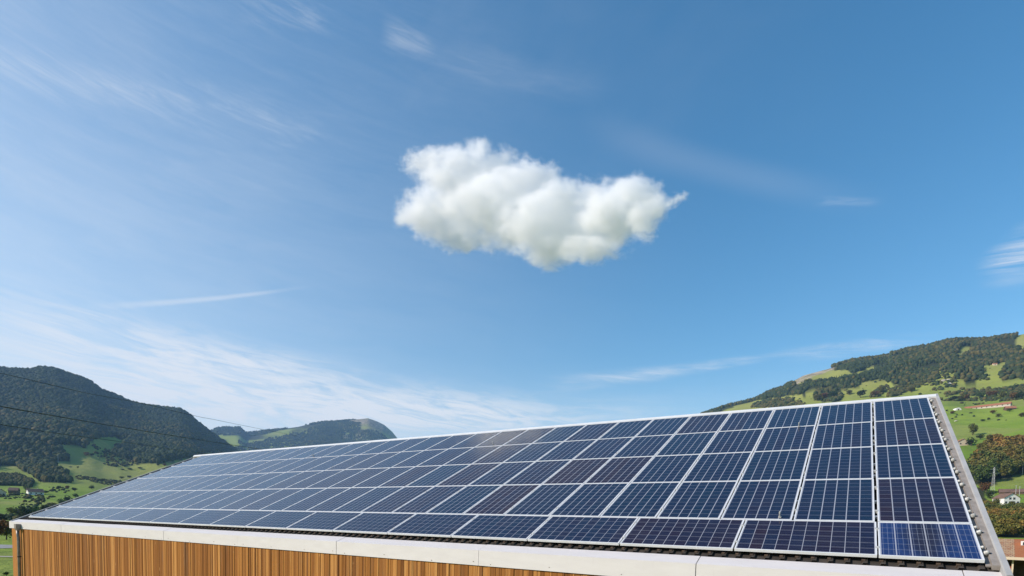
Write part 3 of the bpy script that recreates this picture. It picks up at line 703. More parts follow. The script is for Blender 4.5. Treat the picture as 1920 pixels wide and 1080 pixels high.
ribbon('road', [(-60, 1023), (0, 1025), (60, 1027)], 9, M['asphalt'], 'grey road beyond the left barn corner')
ribbon('path', [(-60, 1043), (0, 1044), (60, 1045)], 1.6, M['gravel'], 'thin pale path across the grass left of the barn')

# ------------------------------------------------------------------ the barn
TH = 0.437184; CT, ST = math.cos(TH), math.sin(TH)
RM = Matrix(((1, 0, 0, 0), (0, CT, -ST, 0), (0, ST, CT, 0), (0, 0, 0, 1)))      # roof frame: x along the eave, y up the slope, z off the roof
VT = 7.70                                                                         # slope length of the panels
barn = empty('barn', (0, 0, -5)); tag(barn, 'long timber clad barn whose roof is covered with solar panels', 'barn')
def B(mb, name, mat, parent=None, **k):
    o = mb.build(name, mat, parent or barn, **k)
    if parent is None or parent is barn: o.matrix_parent_inverse = Matrix.Translation((0, 0, 5))
    return o
XL, XR = -30.32, 0.12
ridge_y, ridge_z = 7.82 * CT, 7.82 * ST
# boarded front wall
mb = MB(); x = XL + 1.36; rr = random.Random(3)
while x < XR:
    w = rr.choice([0.035, 0.045, 0.06, 0.075, 0.1]); dpt = rr.random() * 0.014
    mb.box(x, min(x + w - 0.007, XR), -0.272 - dpt, -0.22, -5.0, -0.45, rr.random()); x += w
B(mb, 'wall_boards', M['wood'], attr='board')
mb = MB(); mb.box(XL, XL + 0.66, -0.285, -0.12, -5.0, -0.45, 0.74); mb.box(XL + 0.665, XL + 1.05, -0.262, -0.12, -5.0, -0.45, 0.45); mb.box(XL + 1.055, XL + 1.30, -0.30, -0.12, -5, -0.45, 0.9)
B(mb, 'corner_board', M['wood'], attr='board')
mb = MB(); mb.box(XL + 0.02, XR - 0.02, -0.218, 14.1, -5.0, -0.30, 0.3)
g = [(-0.1, -0.3), (ridge_y, ridge_z - 0.28), (2 * ridge_y + 0.1, -0.3)]
mb.prism(g, XL + 0.02, XL + 0.10, 0, 0.4); mb.prism(g, XR - 0.10, XR - 0.02, 0, 0.4)
B(mb, 'wall', M['timber'])
# roof: ribbed sheet, back slope, ridge flashing, verges
mb = MB(); prof = []; x = -30.45; pitch = 0.185
while x < 0.10:
    prof += [(x, -0.115), (x + 0.055, -0.115), (x + 0.07, -0.085), (x + 0.115, -0.085), (x + 0.13, -0.115)]; x += pitch
V = [(a, -0.06, b) for a, b in prof] + [(a, 7.82, b) for a, b in prof]; n = len(prof)
mb.add(V, [(i, i + 1, n + i + 1, n + i) for i in range(n - 1)])
mb.box(-30.45, 0.10, -0.05, 7.82, -0.17, -0.13)
mb.xf(RM); roof = B(mb, 'roof', M['deck'])
mb = MB(); mb.add([(-30.45, ridge_y, ridge_z - .10), (0.12, ridge_y, ridge_z - .10), (0.12, 2 * ridge_y + .3, -.25), (-30.45, 2 * ridge_y + .3, -.25)], [(0, 1, 2, 3)])
B(mb, 'back_roof', M['deck'])
mb = MB(); mb.box(-30.46, 0.02, -0.015, 0.03, -0.175, -0.122); mb.box(-30.46, 0.10, -0.045, -0.018, -0.150, -0.118)

for i in range(164): mb.box(-30.4 + i * 0.185, -30.4 + i * 0.185 + 0.042, -0.012, 0.022, -0.118, -0.075)
mb.xf(RM); B(mb, 'eave_batten', M['batten'])
mb = MB(); mb.prism([(7.70, -0.06), (7.705, 0.002), (7.80, 0.030), (7.95, -0.03), (7.94, -0.10)], -30.45, 0.145, 0)
mb.xf(RM); B(mb, 'ridge_flashing', M['ridge'])
for s, (a, b, nm) in enumerate(((0.075, 0.185, 'verge'), (-30.50, -30.40, 'verge'))):
    mb = MB()
    if s == 0:
        mb.prism([(0.128, -0.20), (0.128, -0.022), (0.136, 0.0), (0.186, 0.004), (0.190, -0.004), (0.190, -0.24), (0.184, -0.24), (0.184, -0.20)], -0.33, 7.935, 1)
    else: mb.box(a, b, -0.33, 7.93, -0.20, -0.055)
    mb.xf(RM); B(mb, nm, M['verge'])
mb = MB(); mb.box(0.012, 0.06, -0.02, 7.7, -0.078, -0.06); mb.box(0.0603, 0.1275, -0.06, 7.8, -0.09, -0.028); mb.xf(RM); B(mb, 'verge_gutter', M['gutter'])
# rail ends with their caps and bolts along the right verge
rails = []
for r in range(5):
    h0 = 0 if r == 0 else 1.022 + (r - 1) * 1.667; hh = 1.0 if r == 0 else 1.65
    rails += [h0 + hh * q for q in ((0.22, 0.78) if r == 0 else (0.16, 0.50, 0.84))]
mbc, mbb, mbk = MB(), MB(), MB()
first = None
def cap_meshes():
    a = MB(); a.box(-0.012, 0.028, -0.018, 0.018, -0.06, 0.004); a.tube([(0.022, 0, -0.05), (0.022, 0, -0.02), (0.024, 0, 0.0), (0.025, 0, 0.012), (0.025, 0, 0.018)], [0.026, 0.028, 0.027, 0.018, 0.004], 12)
    return a
for i, vv in enumerate(rails):
    for off, sc in ((0.0, 0.82), (0.13, 0.6)):
        cc = cap_meshes(); X0 = 0.026 if sc > .7 else 0.008
        T = RM @ Matrix.Translation((X0, vv + off, 0.0)) @ Matrix.Scale(sc, 4); cc.xf(T)
        o = B(cc, 'rail_cap', M['clip'], smooth=True)
        if sc > .7:
            bb = MB(); bb.tube([(0.05, 0, -0.03), (0.064, 0, -0.03)], 0.012, 8); bb.xf(T); b_ = bb.build('bolt', M['dark'], o)
            b_.matrix_parent_inverse = Matrix.Identity(4)
mb = MB()
for vv in rails: mb.box(-30.0, 0.012, vv - 0.018, vv + 0.018, -0.080, -0.041)
mb.xf(RM); B(mb, 'mounting_rails', M['alu'])
# fascia of folded sheet in 3.67 m lengths
xs = [-30.56, -28.89, -25.22, -21.555, -17.89, -15.11, -14.22, -10.55, -6.88, -3.21, -0.19, 0.19]
xs = [-30.56, -28.89, -25.22, -21.555, -17.89, -14.22, -10.55, -6.82, -3.10, -0.20, 0.188]
def fprof(e=0.0): return [(-0.05, -0.128 + e), (-0.30 - e, -0.222 + e * .5), (-0.302 - e, -0.49), (-0.262, -0.49), (-0.262, -0.26), (-0.05, -0.18)]
for i in range(len(xs) - 1):
    mb = MB(); mb.prism(fprof(0.004 if i % 2 else 0.0), xs[i] + 0.005, xs[i + 1] - 0.005, 0)
    f_ = B(mb, 'fascia', M['fascia'])
    if xs[i + 1] - xs[i] > 1:
        rv = MB()
        for q in (0.07, 0.38, 0.71, 0.97):
            xr = xs[i] + (xs[i + 1] - xs[i]) * q; zr = -0.44 + 0.02 * math.sin(i * 5 + q * 9)
            rv.tube([(xr, -0.300, zr), (xr, -0.3105, zr)], 0.007, 8)
        b_ = rv.build('rivets', M['rivet'], f_)
mb = MB()
for x in xs[1:-1]: mb = MB(); mb.prism([(-0.052, -0.142), (-0.294, -0.232), (-0.294, -0.485), (-0.27, -0.485), (-0.27, -0.26), (-0.052, -0.19)], x - 0.02, x + 0.02, 0); B(mb, 'joint_strip', M['dark'])
mb = MB(); mb.box(XL + 0.02, XR, -0.262, -0.225, -0.50, -0.452); B(mb, 'shadow_strip', M['timber'])  # added dark strip standing in for the shadow line under the fascia
# downpipe with its square head
pipe = MB(); px_ = XL + 1.02
pipe.tube([(px_, -0.38, -0.55), (px_, -0.38, -0.75), (px_ + 0.02, -0.37, -0.85), (px_ + 0.02, -0.37, -5.0)], 0.052, 14)
dp = B(pipe, 'downpipe', M['pipe'], smooth=True)
mb = MB(); mb.prism([(-0.46, -0.30), (-0.306, -0.30), (-0.306, -0.47), (-0.34, -0.56), (-0.42, -0.56), (-0.46, -0.47)], px_ - 0.11, px_ + 0.11, 0); mb.build('pipe_head', M['pipe'], dp)
mb = MB()
for z in (-1.6, -3.2, -4.6): mb.tube([(px_ + 0.02, -0.37, z - 0.02), (px_ + 0.02, -0.37, z + 0.02)], 0.06, 14); mb.box(px_, px_ + 0.04, -0.33, -0.27, z - 0.01, z + 0.01)
mb.build('pipe_bracket', M['dark'], dp)

# ------------------------------------------------------------------ solar panels
def panel_frame(w, h):
    mb = MB(); f = 0.016; d = -0.040
    mb.box(0, w, 0, f, d, 0.0); mb.box(0, w, h - f, h, d, 0.0); mb.box(0, f, f, h - f, d, 0.0); mb.box(w - f, w, f, h - f, d, 0.0)
    return mb
def make_panel(w, h, mat):
    r_ = empty('solar_panel'); panel_frame(w, h).build('frame', M['alu'], r_)
    mb = MB(); mb.box(0.0162, w - 0.0162, 0.0162, h - 0.0162, -0.030, -0.003)
    g = mb.build('glass', mat, r_)
    for q in (0.22, 0.78):
        cl = MB(); cl.box(-0.0262, -0.0003, h * q - 0.03, h * q + 0.03, -0.03, -0.001); cl.box(-0.034, 0.008, h * q - 0.025, h * q + 0.025, 0.0006, 0.004); cl.build('clamp', M['clip'], r_)
    return r_
CP = 1.0165
protos = {'tall': make_panel(0.990, 1.652, cell_mat(6, 10, 0.99, 1.652, 'cells tall')),
          'wide': make_panel(1.652, 0.992, cell_mat(10, 6, 1.652, 0.992, 'cells wide')),
          'blue': make_panel(0.992, 0.992, cell_mat(6, 6, 0.992, 0.992, 'cells bright', True))}
used = set()
def place_panel(kind, x, v, tint_, seed, label, group, tone=None):
    src = protos[kind]
    if kind in used:
        o = src.copy(); col.objects.link(o)
        kids = []
        for ch in list(src.children):
            c = ch.copy(); col.objects.link(c); c.parent = o; kids.append(c)
    else: o = src; kids = list(src.children); used.add(kind)
    p = RM @ Vector((x, v, 0.0)); o.location = p; o.rotation_euler = (TH, 0, 0)
    for c in kids: c['tint'] = tint_; c['seed'] = seed
    return tag(o, label, 'solar panel', group)
ordn = ['', 'first', 'second', 'third', 'fourth', 'fifth', 'sixth', 'seventh', 'eighth', 'ninth', 'tenth', 'eleventh', 'twelfth', 'thirteenth', 'fourteenth', 'fifteenth', 'sixteenth', 'seventeenth', 'eighteenth', 'nineteenth', 'twentieth', 'twenty-first', 'twenty-second', 'twenty-third', 'twenty-fourth', 'twenty-fifth', 'twenty-sixth', 'twenty-seventh', 'twenty-eighth', 'twenty-ninth']
rown = ['top row', 'second row from the top', 'middle row', 'fourth row from the top']
# panels whose cells are plainly purple-brown in the photograph (row from the top, column from the right)
purple = {(0, 4): .72, (0, 3): .55, (2, 5): .95, (2, 6): .95, (3, 7): .85, (3, 0): .74, (1, 9): .85, (2, 9): .9, (2, 11): .8, (2, 12): .7, (0, 10): .75, (1, 10): .7, (0, 12): .62, (1, 0): .66, (2, 13): .72, (0, 11): .6, (3, 10): .6, (3, 13): .6, (1, 14): .62}
rp = random.Random(5)
def where(c, n):
    if c == 0: return 'at the right end of the'
    if c == n - 1: return 'at the left end of the'
    if c <= (n - 1) / 2: return ordn[c + 1] + ' from the right in the'
    return ordn[n - c] + ' from the left in the'
for r in range(4):
    v0 = 1.022 + (3 - r) * 1.667
    for c in range(29):
        t = purple.get((r, c), 0.10 + 0.36 * rp.random() if c > 2 or r else 0.12 + 0.1 * rp.random())
        if c > 6 and (r, c) not in purple: t = 0.12 + 0.62 * rp.random()
        cn = 'purple-brown' if t > 0.7 else 'dark blue'
        jx = rp.uniform(-0.003, 0.003)
        place_panel('tall', -c * CP - 0.99 - 0.004 + jx - (0.010 if c else 0) , v0, t, rp.random(),
                    f'upright {cn} solar panel, {where(c, 29)} {rown[r]}', 'upright solar panels in the four upper rows')
x = -1.012
for c in range(17):
    t = {0: .72, 1: .7, 2: .42, 3: .35}.get(c, 0.2 + 0.3 * rp.random())
    where_b = 'beside the small bright blue panel, in the' if c == 0 else (where(c + 1, 18).replace('first', 'first'))
    place_panel('wide', x - c * 1.6755 - 1.652, 0.010, t, rp.random(), f'wide dark solar panel lying sideways, {where_b} bottom row', 'sideways solar panels in the bottom row')
place_panel('blue', -0.994, 0.006, 0.0, 0.37, 'small bright blue solar panel at the bottom right corner of the roof', None)

# small metal posts standing on the panel joints
def roof_clip(px, py, label):
    d = photo_ray(px, py); nrm = np.array([0, -ST, CT]); t = -(CAM @ nrm) / (d @ nrm); p = CAM + d * t
    o = empty('metal_post', p.tolist()); o.rotation_euler = (TH, 0, 0)
    mb = MB(); mb.box(-0.02, 0.02, -0.02, 0.02, 0.0015, 0.012); mb.build('foot', M['clip'], o)
    mb = MB(); mb.tube([(0, 0, 0.012), (0, 0, 0.085), (0, 0, 0.10)], [0.011, 0.011, 0.006], 8); mb.build('post', M['clip'], o)
    tag(o, label, 'post', 'small metal posts on the panel joints')
roof_clip(1498, 800, 'small pale metal post on the joint under the top row, third column from right')
roof_clip(1462, 970, 'small pale metal post on the joint above the wide bottom panels')
roof_clip(925, 833, 'small metal post under the top row near the middle of the roof')
roof_clip(588, 855, 'small metal post under the top row in the left part of the roof')

# ------------------------------------------------------------------ overhead cables
def cable(pts, d0, d1, label, r=0.05):
    """through photo points with the distance growing from d0 to d1"""
    x0, x1 = pts[0][0], pts[-1][0]; P = []
    for x, y in pts:
        t = (x - x0) / (x1 - x0); d = 1 / ((1 - t) / d0 + t / d1); q = photo_ray(x, y); P.append(CAM + q / math.hypot(q[0], q[1]) * d)
    Q = []
    P = [np.array(p) for p in P]
    for i in range(len(P) - 1):
        p0, p1, p2, p3 = P[max(i - 1, 0)], P[i], P[i + 1], P[min(i + 2, len(P) - 1)]
        for k in range(6):
            t = k / 6; Q.append(0.5 * ((2 * p1) + (-p0 + p2) * t + (2 * p0 - 5 * p1 + 4 * p2 - p3) * t * t + (-p0 + 3 * p1 - 3 * p2 + p3) * t ** 3))
    Q.append(P[-1]); mb = MB(); mb.tube([tuple(q) for q in Q], r, 6, smoothcap := True)
    o = mb.build('power_cable', M['cable'], smooth=True); tag(o, label, 'cable', 'overhead cables crossing the left mountain')
cable([(-200, 664), (-80, 685), (15, 703), (89, 720), (167, 738), (268, 757), (362, 779), (408, 788), (467, 800), (560, 818)], 62, 230, 'topmost thin overhead cable crossing from mountain to sky', 0.035)
cable([(-200, 733), (-80, 750), (0, 762), (117, 782.5), (233, 802), (350, 821), (467, 839), (560, 852)], 60, 210, 'thick middle overhead cable in front of the left mountain', 0.055)
cable([(-200, 768), (-80, 785), (0, 796), (117, 814), (233, 829), (350, 846), (450, 858)], 62, 200, 'lowest overhead cable in front of the left mountain', 0.042)

# ------------------------------------------------------------------ houses and other things in the landscape
def tile_mat():
    mt, b = new_mat('clay tiles', 0.85, 0, 0.25)
    o = objco(); br = nod('ShaderNodeTexBrick'); br.inputs['Scale'].default_value = 1.0; br.inputs['Brick Width'].default_value = 0.22; br.inputs['Row Height'].default_value = 0.30
    br.inputs['Mortar Size'].default_value = 0.014; br.inputs['Color1'].default_value = (0.42, 0.19, 0.09, 1); br.inputs['Color2'].default_value = (0.50, 0.33, 0.2, 1); br.inputs['Mortar'].default_value = (0.07, 0.04, 0.03, 1)
    lk(o, br.inputs['Vector']); n = noise(o, 1.6, 6, 0.7); nn = noise(o, 7, 4, 0.6)
    k = attr('board')
    c = mix(n.step(0.45, 0.62) * 0.6, br.outputs['Color'], (0.52, 0.36, 0.2)); c = mix(nn.step(0.55, 0.7) * 0.4, c, (0.2, 0.11, 0.065))
    c = mix(k * 0.85, c, mix(nn, (0.36, 0.105, 0.035), (0.46, 0.16, 0.06)))
    lk(c, b.inputs['Base Color']); bump(br.outputs['Fac'], 0.5, -0.02, b); return mt
M['tile'] = tile_mat()
M['tile_brown'] = simple('brown tiles', (0.17, 0.10, 0.07), 0.85, 0, 0.3, 1.2)
M['tile_red'] = simple('red tiles', (0.34, 0.14, 0.075), 0.85, 0, 0.25, 1.2)

def house(px, py, wpx, hwall, depth, rise, rot, wall, roof_m, label, gable_front=False, wins=3, floors=1, chimney=True, name='house', dmin=150, cat='house'):
    """a gabled house whose front bottom middle is seen at the photo point; rot = yaw away from facing the camera"""
    p, d, a = ground_at(px, py, dmin); q = (p - CAM) @ RC.T; w = wpx * q[2] / FPX
    t = empty(name, p.tolist(), -rad(a) + rad(rot)); tag(t, label, cat)
    h = w / 2; mb = MB(); z0 = -2.0
    if gable_front:                                     # ridge runs away from the camera
        mb.prism([(-h, z0), (h, z0), (h, hwall), (0, hwall + rise), (-h, hwall)], 0, depth, 1)
        rf = MB(); ov = 0.5; sl = rise / h
        for s in (-1, 1):
            pr = [(0, hwall + rise + 0.28), (s * (h + ov), hwall - ov * sl + 0.28), (s * (h + ov), hwall - ov * sl + 0.05), (0, hwall + rise + 0.05)]
            rf.prism(pr if s > 0 else pr[::-1], -ov, depth + ov, 1)
    else:
        mb.prism([(0, z0), (depth, z0), (depth, hwall), (depth / 2, hwall + rise), (0, hwall)], -h, h, 0)
        rf = MB(); ov = 0.5; sl = rise / (depth / 2)
        rf.prism([(depth / 2, hwall + rise + .28), (-ov, hwall - ov * sl + .28), (-ov, hwall - ov * sl + .05), (depth / 2, hwall + rise + .05)], -h - ov, h + ov, 0)
        rf.prism([(depth / 2 + .002, hwall + rise + .28), (depth + ov, hwall - ov * sl + .28), (depth + ov, hwall - ov * sl + .05), (depth / 2 + .002, hwall + rise + .05)][::-1], -h - ov, h + ov, 0)
    mb.build('wall', M[wall], t); ro = rf.build('roof', M[roof_m], t)
    if chimney:
        c = MB(); c.box(h * 0.3, h * 0.3 + 0.7, depth * 0.45, depth * 0.45 + 0.7, hwall + rise * 0.3, hwall + rise + 1.0); c.build('chimney', M['stone'], ro)
    for fl in range(floors):
        for k in range(wins):
            xw = -h + (k + 0.5) * w / wins; zw = 1.0 + fl * 2.6
            if zw + 1.2 > hwall + (rise * 0.5 if gable_front and abs(xw) < h * .5 else 0): continue
            m1 = MB(); m1.box(xw - .62, xw + .62, -0.06, 0.02, zw - .1, zw + 1.3); wo_ = m1.build('window', M['timber'], t)
            m2 = MB(); m2.box(xw - .5, xw + .5, -0.075, -0.05, zw, zw + 1.2); m2.build('pane', M['pane'], wo_)
    return t
house(1897, 947, 26, 4.6, 11, 3.0, 33, 'white', 'tile_brown', 'white gabled house with brown roof below the meadow strip', True, 4, 2, False, dmin=300)
house(1912, 927, 56, 1.6, 11, 2.6, 5, 'timber', 'tile_brown', 'low farmhouse with wide brown roof behind the white gabled house', False, 5, 1, False, dmin=470)
house(1850, 765, 66, 2.6, 9, 3.0, -10, 'stone', 'tile_red', 'long farm building with red roof and white wall high on the meadow', False, 9, 1, False, 'farm_building', 700, 'farm building')
house(1896, 769, 15, 2.6, 8, 3.0, 20, 'timber', 'tile_red', 'small cottage with orange roof at the right picture edge', False, 2, 1, True, 'cottage', 700, 'cottage')
house(1806, 835, 17, 3.6, 9, 2.8, 25, 'cream', 'tile_red', 'cream house partly hidden by the roof verge', True, 2, 1, True, dmin=560)
house(1829, 884, 16, 2.0, 8, 2.5, 0, 'cream', 'tile_red', 'orange roof standing in the autumn wood', False, 2, 1, False, dmin=500)
house(1780, 722, 7, 3.0, 7, 2.2, 20, 'white', 'tile_brown', 'tiny pale hut on the upper meadow above the verge top', True, 1, 1, False, 'hut', 700, 'hut')
house(1645, 692, 5, 2.6, 7, 2.2, -20, 'white', 'tile_brown', 'tiny white hut at the forest clearing on upper hillside', True, 1, 1, False, 'hut', 700, 'hut')
house(1866, 685, 6, 3, 8, 2.2, 15, 'cream', 'tile_red', 'tiny farmhouse between woods high on the right hillside', False, 1, 1, False, dmin=700)
house(68, 928, 22, 3.0, 10, 3.2, 10, 'white', 'tile_brown', 'white walled farmhouse with dark roof on the left meadows', False, 3, 1, True, 'farmhouse', 300, 'farmhouse')
house(24, 925, 13, 3.0, 8, 2.8, -15, 'timber', 'tile_brown', 'dark wooden shed left of the white walled farmhouse', False, 2, 1, False, 'shed', 300, 'shed')
house(2, 930, 15, 3.6, 8, 3.0, 20, 'cream', 'tile_brown', 'cream walled house cut by the left picture edge', True, 2, 1, False, 'house', 300)
house(128, 898, 11, 2.2, 8, 2.5, 5, 'timber', 'tile_red', 'brown roofed barn in the hedge above the lower meadow', False, 1, 1, False, 'barn', 300, 'barn')

# white tunnel greenhouse
p, d, a = ground_at(1797, 770, 700); t = empty('tunnel_greenhouse', p.tolist(), -rad(a) + 0.5)
mb = MB(); pr = [(4.0 * math.cos(k * math.pi / 12), 4.2 * math.sin(k * math.pi / 12)) for k in range(13)]; mb.prism(pr, 0, 12, 1); mb.build('cover', M['white'], t, smooth=False)
mb = MB(); mb.box(-1, 1, -0.08, 0.02, 0.0, 2.4); mb.build('door', M['timber'], t)
tag(t, 'small white rounded tunnel greenhouse on the green meadow', 'greenhouse')
# boulders
def boulder(px, py, s, label):
    p, d, a = ground_at(px, py, 600); b = bmesh.new(); bmesh.ops.create_icosphere(b, subdivisions=3, radius=s)
    for v_ in b.verts:
        n_ = float(fbm(np.array(v_.co.x / s * 1.3 + px), np.array(v_.co.y / s * 1.3 + v_.co.z), 3, 2)); v_.co *= 1 + n_ * 0.9; v_.co.z *= 0.6
    me = bpy.data.meshes.new('boulder'); b.to_mesh(me); b.free(); me.materials.append(M['stone']); o = bpy.data.objects.new('boulder', me); col.objects.link(o); o.location = p.tolist()
    tag(o, label, 'boulder', 'pale boulders on the upper meadow')
boulder(1768, 715, 4.5, 'large pale boulder on the bright green slope')
boulder(1779, 713, 4.0, 'pale boulder up right of the large one on the slope')
boulder(1786, 721, 3.0, 'smaller pale boulder down right of the large one')
boulder(1853, 682, 4.0, 'pale boulder in the gap between the upper woods')
boulder(1792, 790, 2.0, 'pale boulder beside the verge at the hedge line')

# lattice pylon and plain poles
def pylon(px, py, hpx, label, dmin):
    p, d, a = ground_at(px, py, dmin); q = (p - CAM) @ RC.T; h = hpx * q[2] / FPX; t = empty('pylon', p.tolist(), -rad(a) + 0.4)
    mb = MB(); w = h * 0.05
    def leg(z): return w * (1 - 0.8 * z / h)
    for sx in (-1, 1):
        for sy in (-1, 1): mb.tube([(sx * w, sy * w, -1), (sx * leg(h), sy * leg(h), h)], 0.05, 4)
    k = 9
    for i in range(k):
        z0, z1 = h * i / k, h * (i + 1) / k; a0, a1 = leg(z0), leg(z1)
        for (x0, y0, x1, y1) in ((-1, -1, 1, -1), (1, -1, 1, 1), (1, 1, -1, 1), (-1, 1, -1, -1)):
            mb.tube([(x0 * a0, y0 * a0, z0), (x1 * a1, y1 * a1, z1)], 0.025, 4)
    mb.build('mast', M['steel'], t); mb = MB()
    for z, l in ((h * .93, .10), (h * .80, .13)): mb.tube([(-h * l, 0, z), (0, 0, z + 0.3), (h * l, 0, z)], 0.09, 4)
    mb.build('cross_arm', M['steel'], t); tag(t, label, 'pylon')
pylon(1860, 933, 56, 'slim grey lattice pylon in front of the meadow strip', 300)
pylon(109, 868, 16, 'small pale pylon against the dark forest edge', 700)
def pole(px, py, hpx, label, dmin):
    p, d, a = ground_at(px, py, dmin); q = (p - CAM) @ RC.T; h = hpx * q[2] / FPX
    mb = MB(); mb.tube([(0, 0, -1), (0, 0, h)], [0.16, 0.10], 8); mb.box(-0.7, 0.7, -0.06, 0.06, h * 0.93, h * 0.93 + 0.12)
    o = mb.build('pole', M['steel'], None); o.location = p.tolist(); tag(o, label, 'pole', 'thin pale poles on the right slope')
pole(1904, 930, 20, 'thin pale pole in front of the low brown farmhouse roof', 300)
pole(1911, 930, 18, 'second thin pale pole right in front of the low farmhouse', 300)
pole(1917, 890, 24, 'thin pale pole at the autumn wood by the right edge', 500)
pole(1831, 873, 14, 'short pale pole above the orange roof in the wood', 500)

# neighbouring tiled barn at the lower right
p0 = np.array([*(CAM[:2] + 58 * np.array([math.sin(rad(9.7)), math.cos(rad(9.7))])), -5.0])
nb = empty('tiled_barn', p0.tolist(), -rad(10)); tag(nb, 'neighbouring barn with weathered orange tiled roof and red boards', 'barn')
def eave_z(y, d): 
    e = azel(1900, y)[1]; return CAM[2] + d * math.tan(rad(e))
ze, zr = eave_z(1045, 57.6) + 5, eave_z(1010.5, 64) + 5
mb = MB(); sl = (zr - ze) / 6.4
for (xa, xb, k) in ((-4.0, 1.55, 0.0), (1.552, 16.0, 1.0)):
    mb.prism([(-0.4, ze), (6.0, zr), (12.4, ze), (12.4, ze - .14), (6.0, zr - .14), (-0.4, ze - .14)], xa, xb, 0, k)
ro = mb.build('roof', M['tile'], nb, attr='board')
mb = MB(); mb.box(-4.05, 16, -0.47, -0.405, ze - .2, ze + .02); mb.build('eave_board', M['cream'], ro)
mb = MB(); zz_ = ze + 0.75 * (zr - ze); mb.box(1.95, 3.2, 3.6, 4.6, ze + 4.0 * sl + 0.03, ze + 5.0 * sl + 0.16); sk = mb.build('skylight', M['white'], ro)
mb = MB(); mb.box(2.05, 3.1, 3.58, 3.6, ze + 4.0 * sl + 0.06, ze + 5.0 * sl + 0.08); mb.build('pane', M['pane'], sk)
mb = MB(); mb.box(-3.6, 0.6, 0.3, 11.7, 0, ze - .16, 0.2); mb.box(0.6, 15.6, 3.5, 11.7, 0, ze - .16, 0.2); mb.build('wall', M['timber'], nb)
mb = MB(); xx = 0.62; rr = random.Random(8)
while xx < 1.35: mb.box(xx, xx + 0.15, 0.22, 0.296, 0, ze - .75, rr.random()); xx += 0.16
mb.build('red_boards', M['redwood'], nb, attr='board')
mb = MB(); mb.box(1.42, 1.53, 0.05, 0.2, 0, ze - .16); mb.box(5.6, 5.73, 0.05, 0.2, 0, ze - .16); mb.build('post', M['cream'], nb)

# ------------------------------------------------------------------ haze
mt = bpy.data.materials.new('valley air'); mt.use_nodes = True; E.nt = mt.node_tree; E.nt.nodes.clear()
pv = nod('ShaderNodeVolumePrincipled'); pv.inputs['Color'].default_value = (0.36, 0.60, 1.0, 1); pv.inputs['Density'].default_value = 0.000075; pv.inputs['Anisotropy'].default_value = 0.1
om = nod('ShaderNodeOutputMaterial'); lk(pv.outputs[0], om.inputs['Volume'])
zmax = float(VV[..., 2].max()) + 45; zmin = float(VV[..., 2].min()) - 1.5
mb = MB(); mb.box(-9300, 9300, -9300, 9300, zmin, zmax); hz = mb.build('haze', mt); tag(hz, 'thin blue haze filling the valley', None, None, 'stuff')

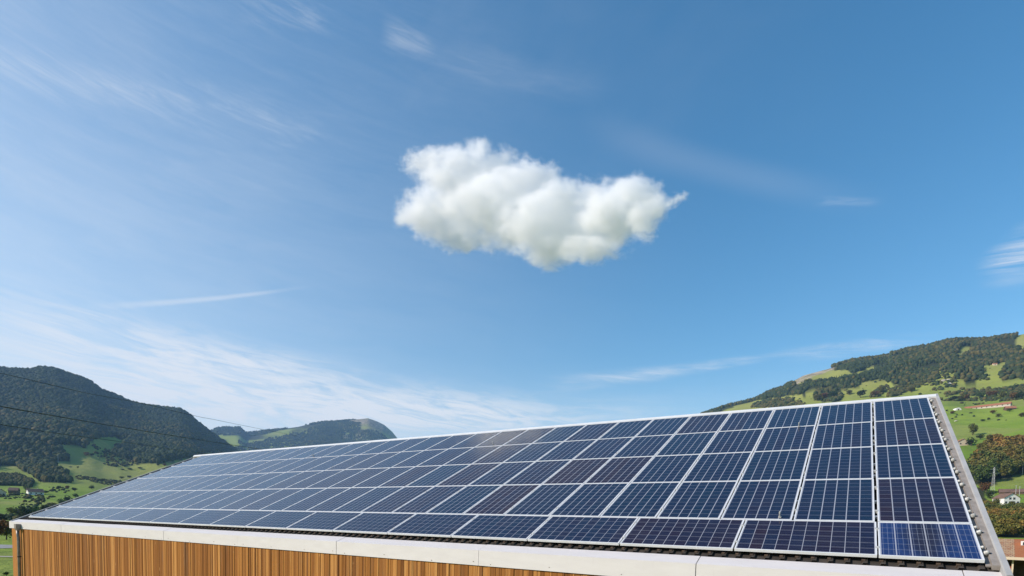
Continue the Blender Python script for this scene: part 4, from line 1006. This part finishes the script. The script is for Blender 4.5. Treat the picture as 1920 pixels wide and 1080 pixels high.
# ------------------------------------------------------------------ the cloud
def cloud(outline_blobs, dist, label, dens, seed):
    """lumpy closed body of vapour; blobs are (photo x, photo y, radius x, radius y in photo pixels, tilt)"""
    c0 = photo_ray(1010, 385); org = CAM + c0 * dist
    # local frame: right, up, away
    f = Vector(c0); rgt = f.cross(Vector((0, 0, 1))).normalized(); up = rgt.cross(f).normalized()
    Mw = Matrix((( rgt.x, up.x, f.x, org[0]), (rgt.y, up.y, f.y, org[1]), (rgt.z, up.z, f.z, org[2]), (0, 0, 0, 1)))
    Mi = Mw.inverted(); loc = []
    for (x, y, rx, ry, dp) in outline_blobs:
        d = photo_ray(x, y); t = dist / float(np.dot(d, c0)); L = Mi @ Vector(CAM + d * t)
        kk = 1 - 0.85 * L.x / dist; t *= kk; L = Mi @ Vector(CAM + d * t)      # slanted nearer on its right, shaped so the visible face catches more sun
        d2 = photo_ray(x + rx, y); L2 = Mi @ Vector(CAM + d2 * (kk * dist / float(np.dot(d2, c0)))); d3 = photo_ray(x, y - ry); L3 = Mi @ Vector(CAM + d3 * (kk * dist / float(np.dot(d3, c0))))
        loc.append((L, (L2 - L).length, (L3 - L).length, dp))
    mt = bpy.data.materials.new('cloud vapour'); mt.use_nodes = True; E.nt = mt.node_tree; E.nt.nodes.clear()
    o = objco(); w1 = noise(scaled(o, 0.8, 1.5, 1.0), 0.006, 8, 0.68, color=True)
    va = nod('ShaderNodeVectorMath', operation='MULTIPLY_ADD'); va.inputs[1].default_value = (230, 170, 200); va.inputs[2].default_value = (-115, -85, -100); lk(w1, va.inputs[0])
    vb = nod('ShaderNodeVectorMath', operation='ADD'); lk(va.outputs[0], vb.inputs[0]); lk(o, vb.inputs[1])
    tot = None
    for (L, rx, ry, dp) in loc:
        mp = nod('ShaderNodeMapping'); mp.vector_type = 'TEXTURE'; mp.inputs['Location'].default_value = L; mp.inputs['Scale'].default_value = (rx * 1.16, ry * 1.16, dp * 0.7); lk(vb.outputs[0], mp.inputs[0])
        ln = nod('ShaderNodeVectorMath', operation='LENGTH'); lk(mp.outputs[0], ln.inputs[0]); r = 1 - E(ln.outputs['Value'])
        tot = r if tot is None else E.op('SMOOTH_MAX', tot, r, 0.12)
    n = noise(o, 0.011, 7, 0.66); dsty = (tot * 1.7 + (n - 0.5) * 1.7).step(0.0, 1.15)
    pv = nod('ShaderNodeVolumePrincipled'); pv.inputs['Color'].default_value = (1, 1, 1, 1); pv.inputs['Anisotropy'].default_value = 0.15; lk(dsty * dens, pv.inputs['Density'])
    om = nod('ShaderNodeOutputMaterial'); lk(pv.outputs[0], om.inputs['Volume']); mt.cycles.volume_step_rate = 0.35 if hasattr(mt, 'cycles') else 1
    # the closed hull round the vapour: metaball-like field sampled to a mesh by remeshing merged ellipsoids
    b = bmesh.new()
    for (L, rx, ry, dp) in loc:
        g = bmesh.ops.create_icosphere(b, subdivisions=3, radius=1.0)
        for v_ in g['verts']:
            v_.co = Vector((v_.co.x * rx * 1.4, v_.co.y * ry * 1.4, v_.co.z * dp * 1.25)) + L
    me = bpy.data.meshes.new('cloud'); b.to_mesh(me); b.free(); me.materials.append(mt)
    ob = bpy.data.objects.new('cloud', me); col.objects.link(ob); ob.matrix_world = Mw
    md = ob.modifiers.new('join', 'REMESH'); md.mode = 'VOXEL'; md.voxel_size = 18
    dg = bpy.context.evaluated_depsgraph_get(); me2 = bpy.data.meshes.new_from_object(ob.evaluated_get(dg)); ob.modifiers.clear(); ob.data = me2
    tag(ob, label, 'cloud'); return ob
CD = 3400
cloud([(880, 330, 95, 62, 130), (800, 305, 50, 32, 60), (840, 400, 90, 62, 110), (960, 390, 130, 80, 150), (1050, 430, 120, 68, 150), (1160, 400, 80, 62, 120), (1190, 360, 45, 34, 70), (780, 400, 45, 26, 50), (1215, 410, 40, 42, 60), (1270, 380, 26, 18, 30), (990, 330, 70, 36, 60), (1030, 480, 55, 24, 60), (1075, 375, 70, 40, 70), (1110, 465, 70, 30, 70), (870, 450, 80, 26, 60)],
      CD, 'single bright white puffy cloud alone in the blue sky', 0.045, 3)
print('verts', sum(len(m_.vertices) for m_ in bpy.data.meshes))
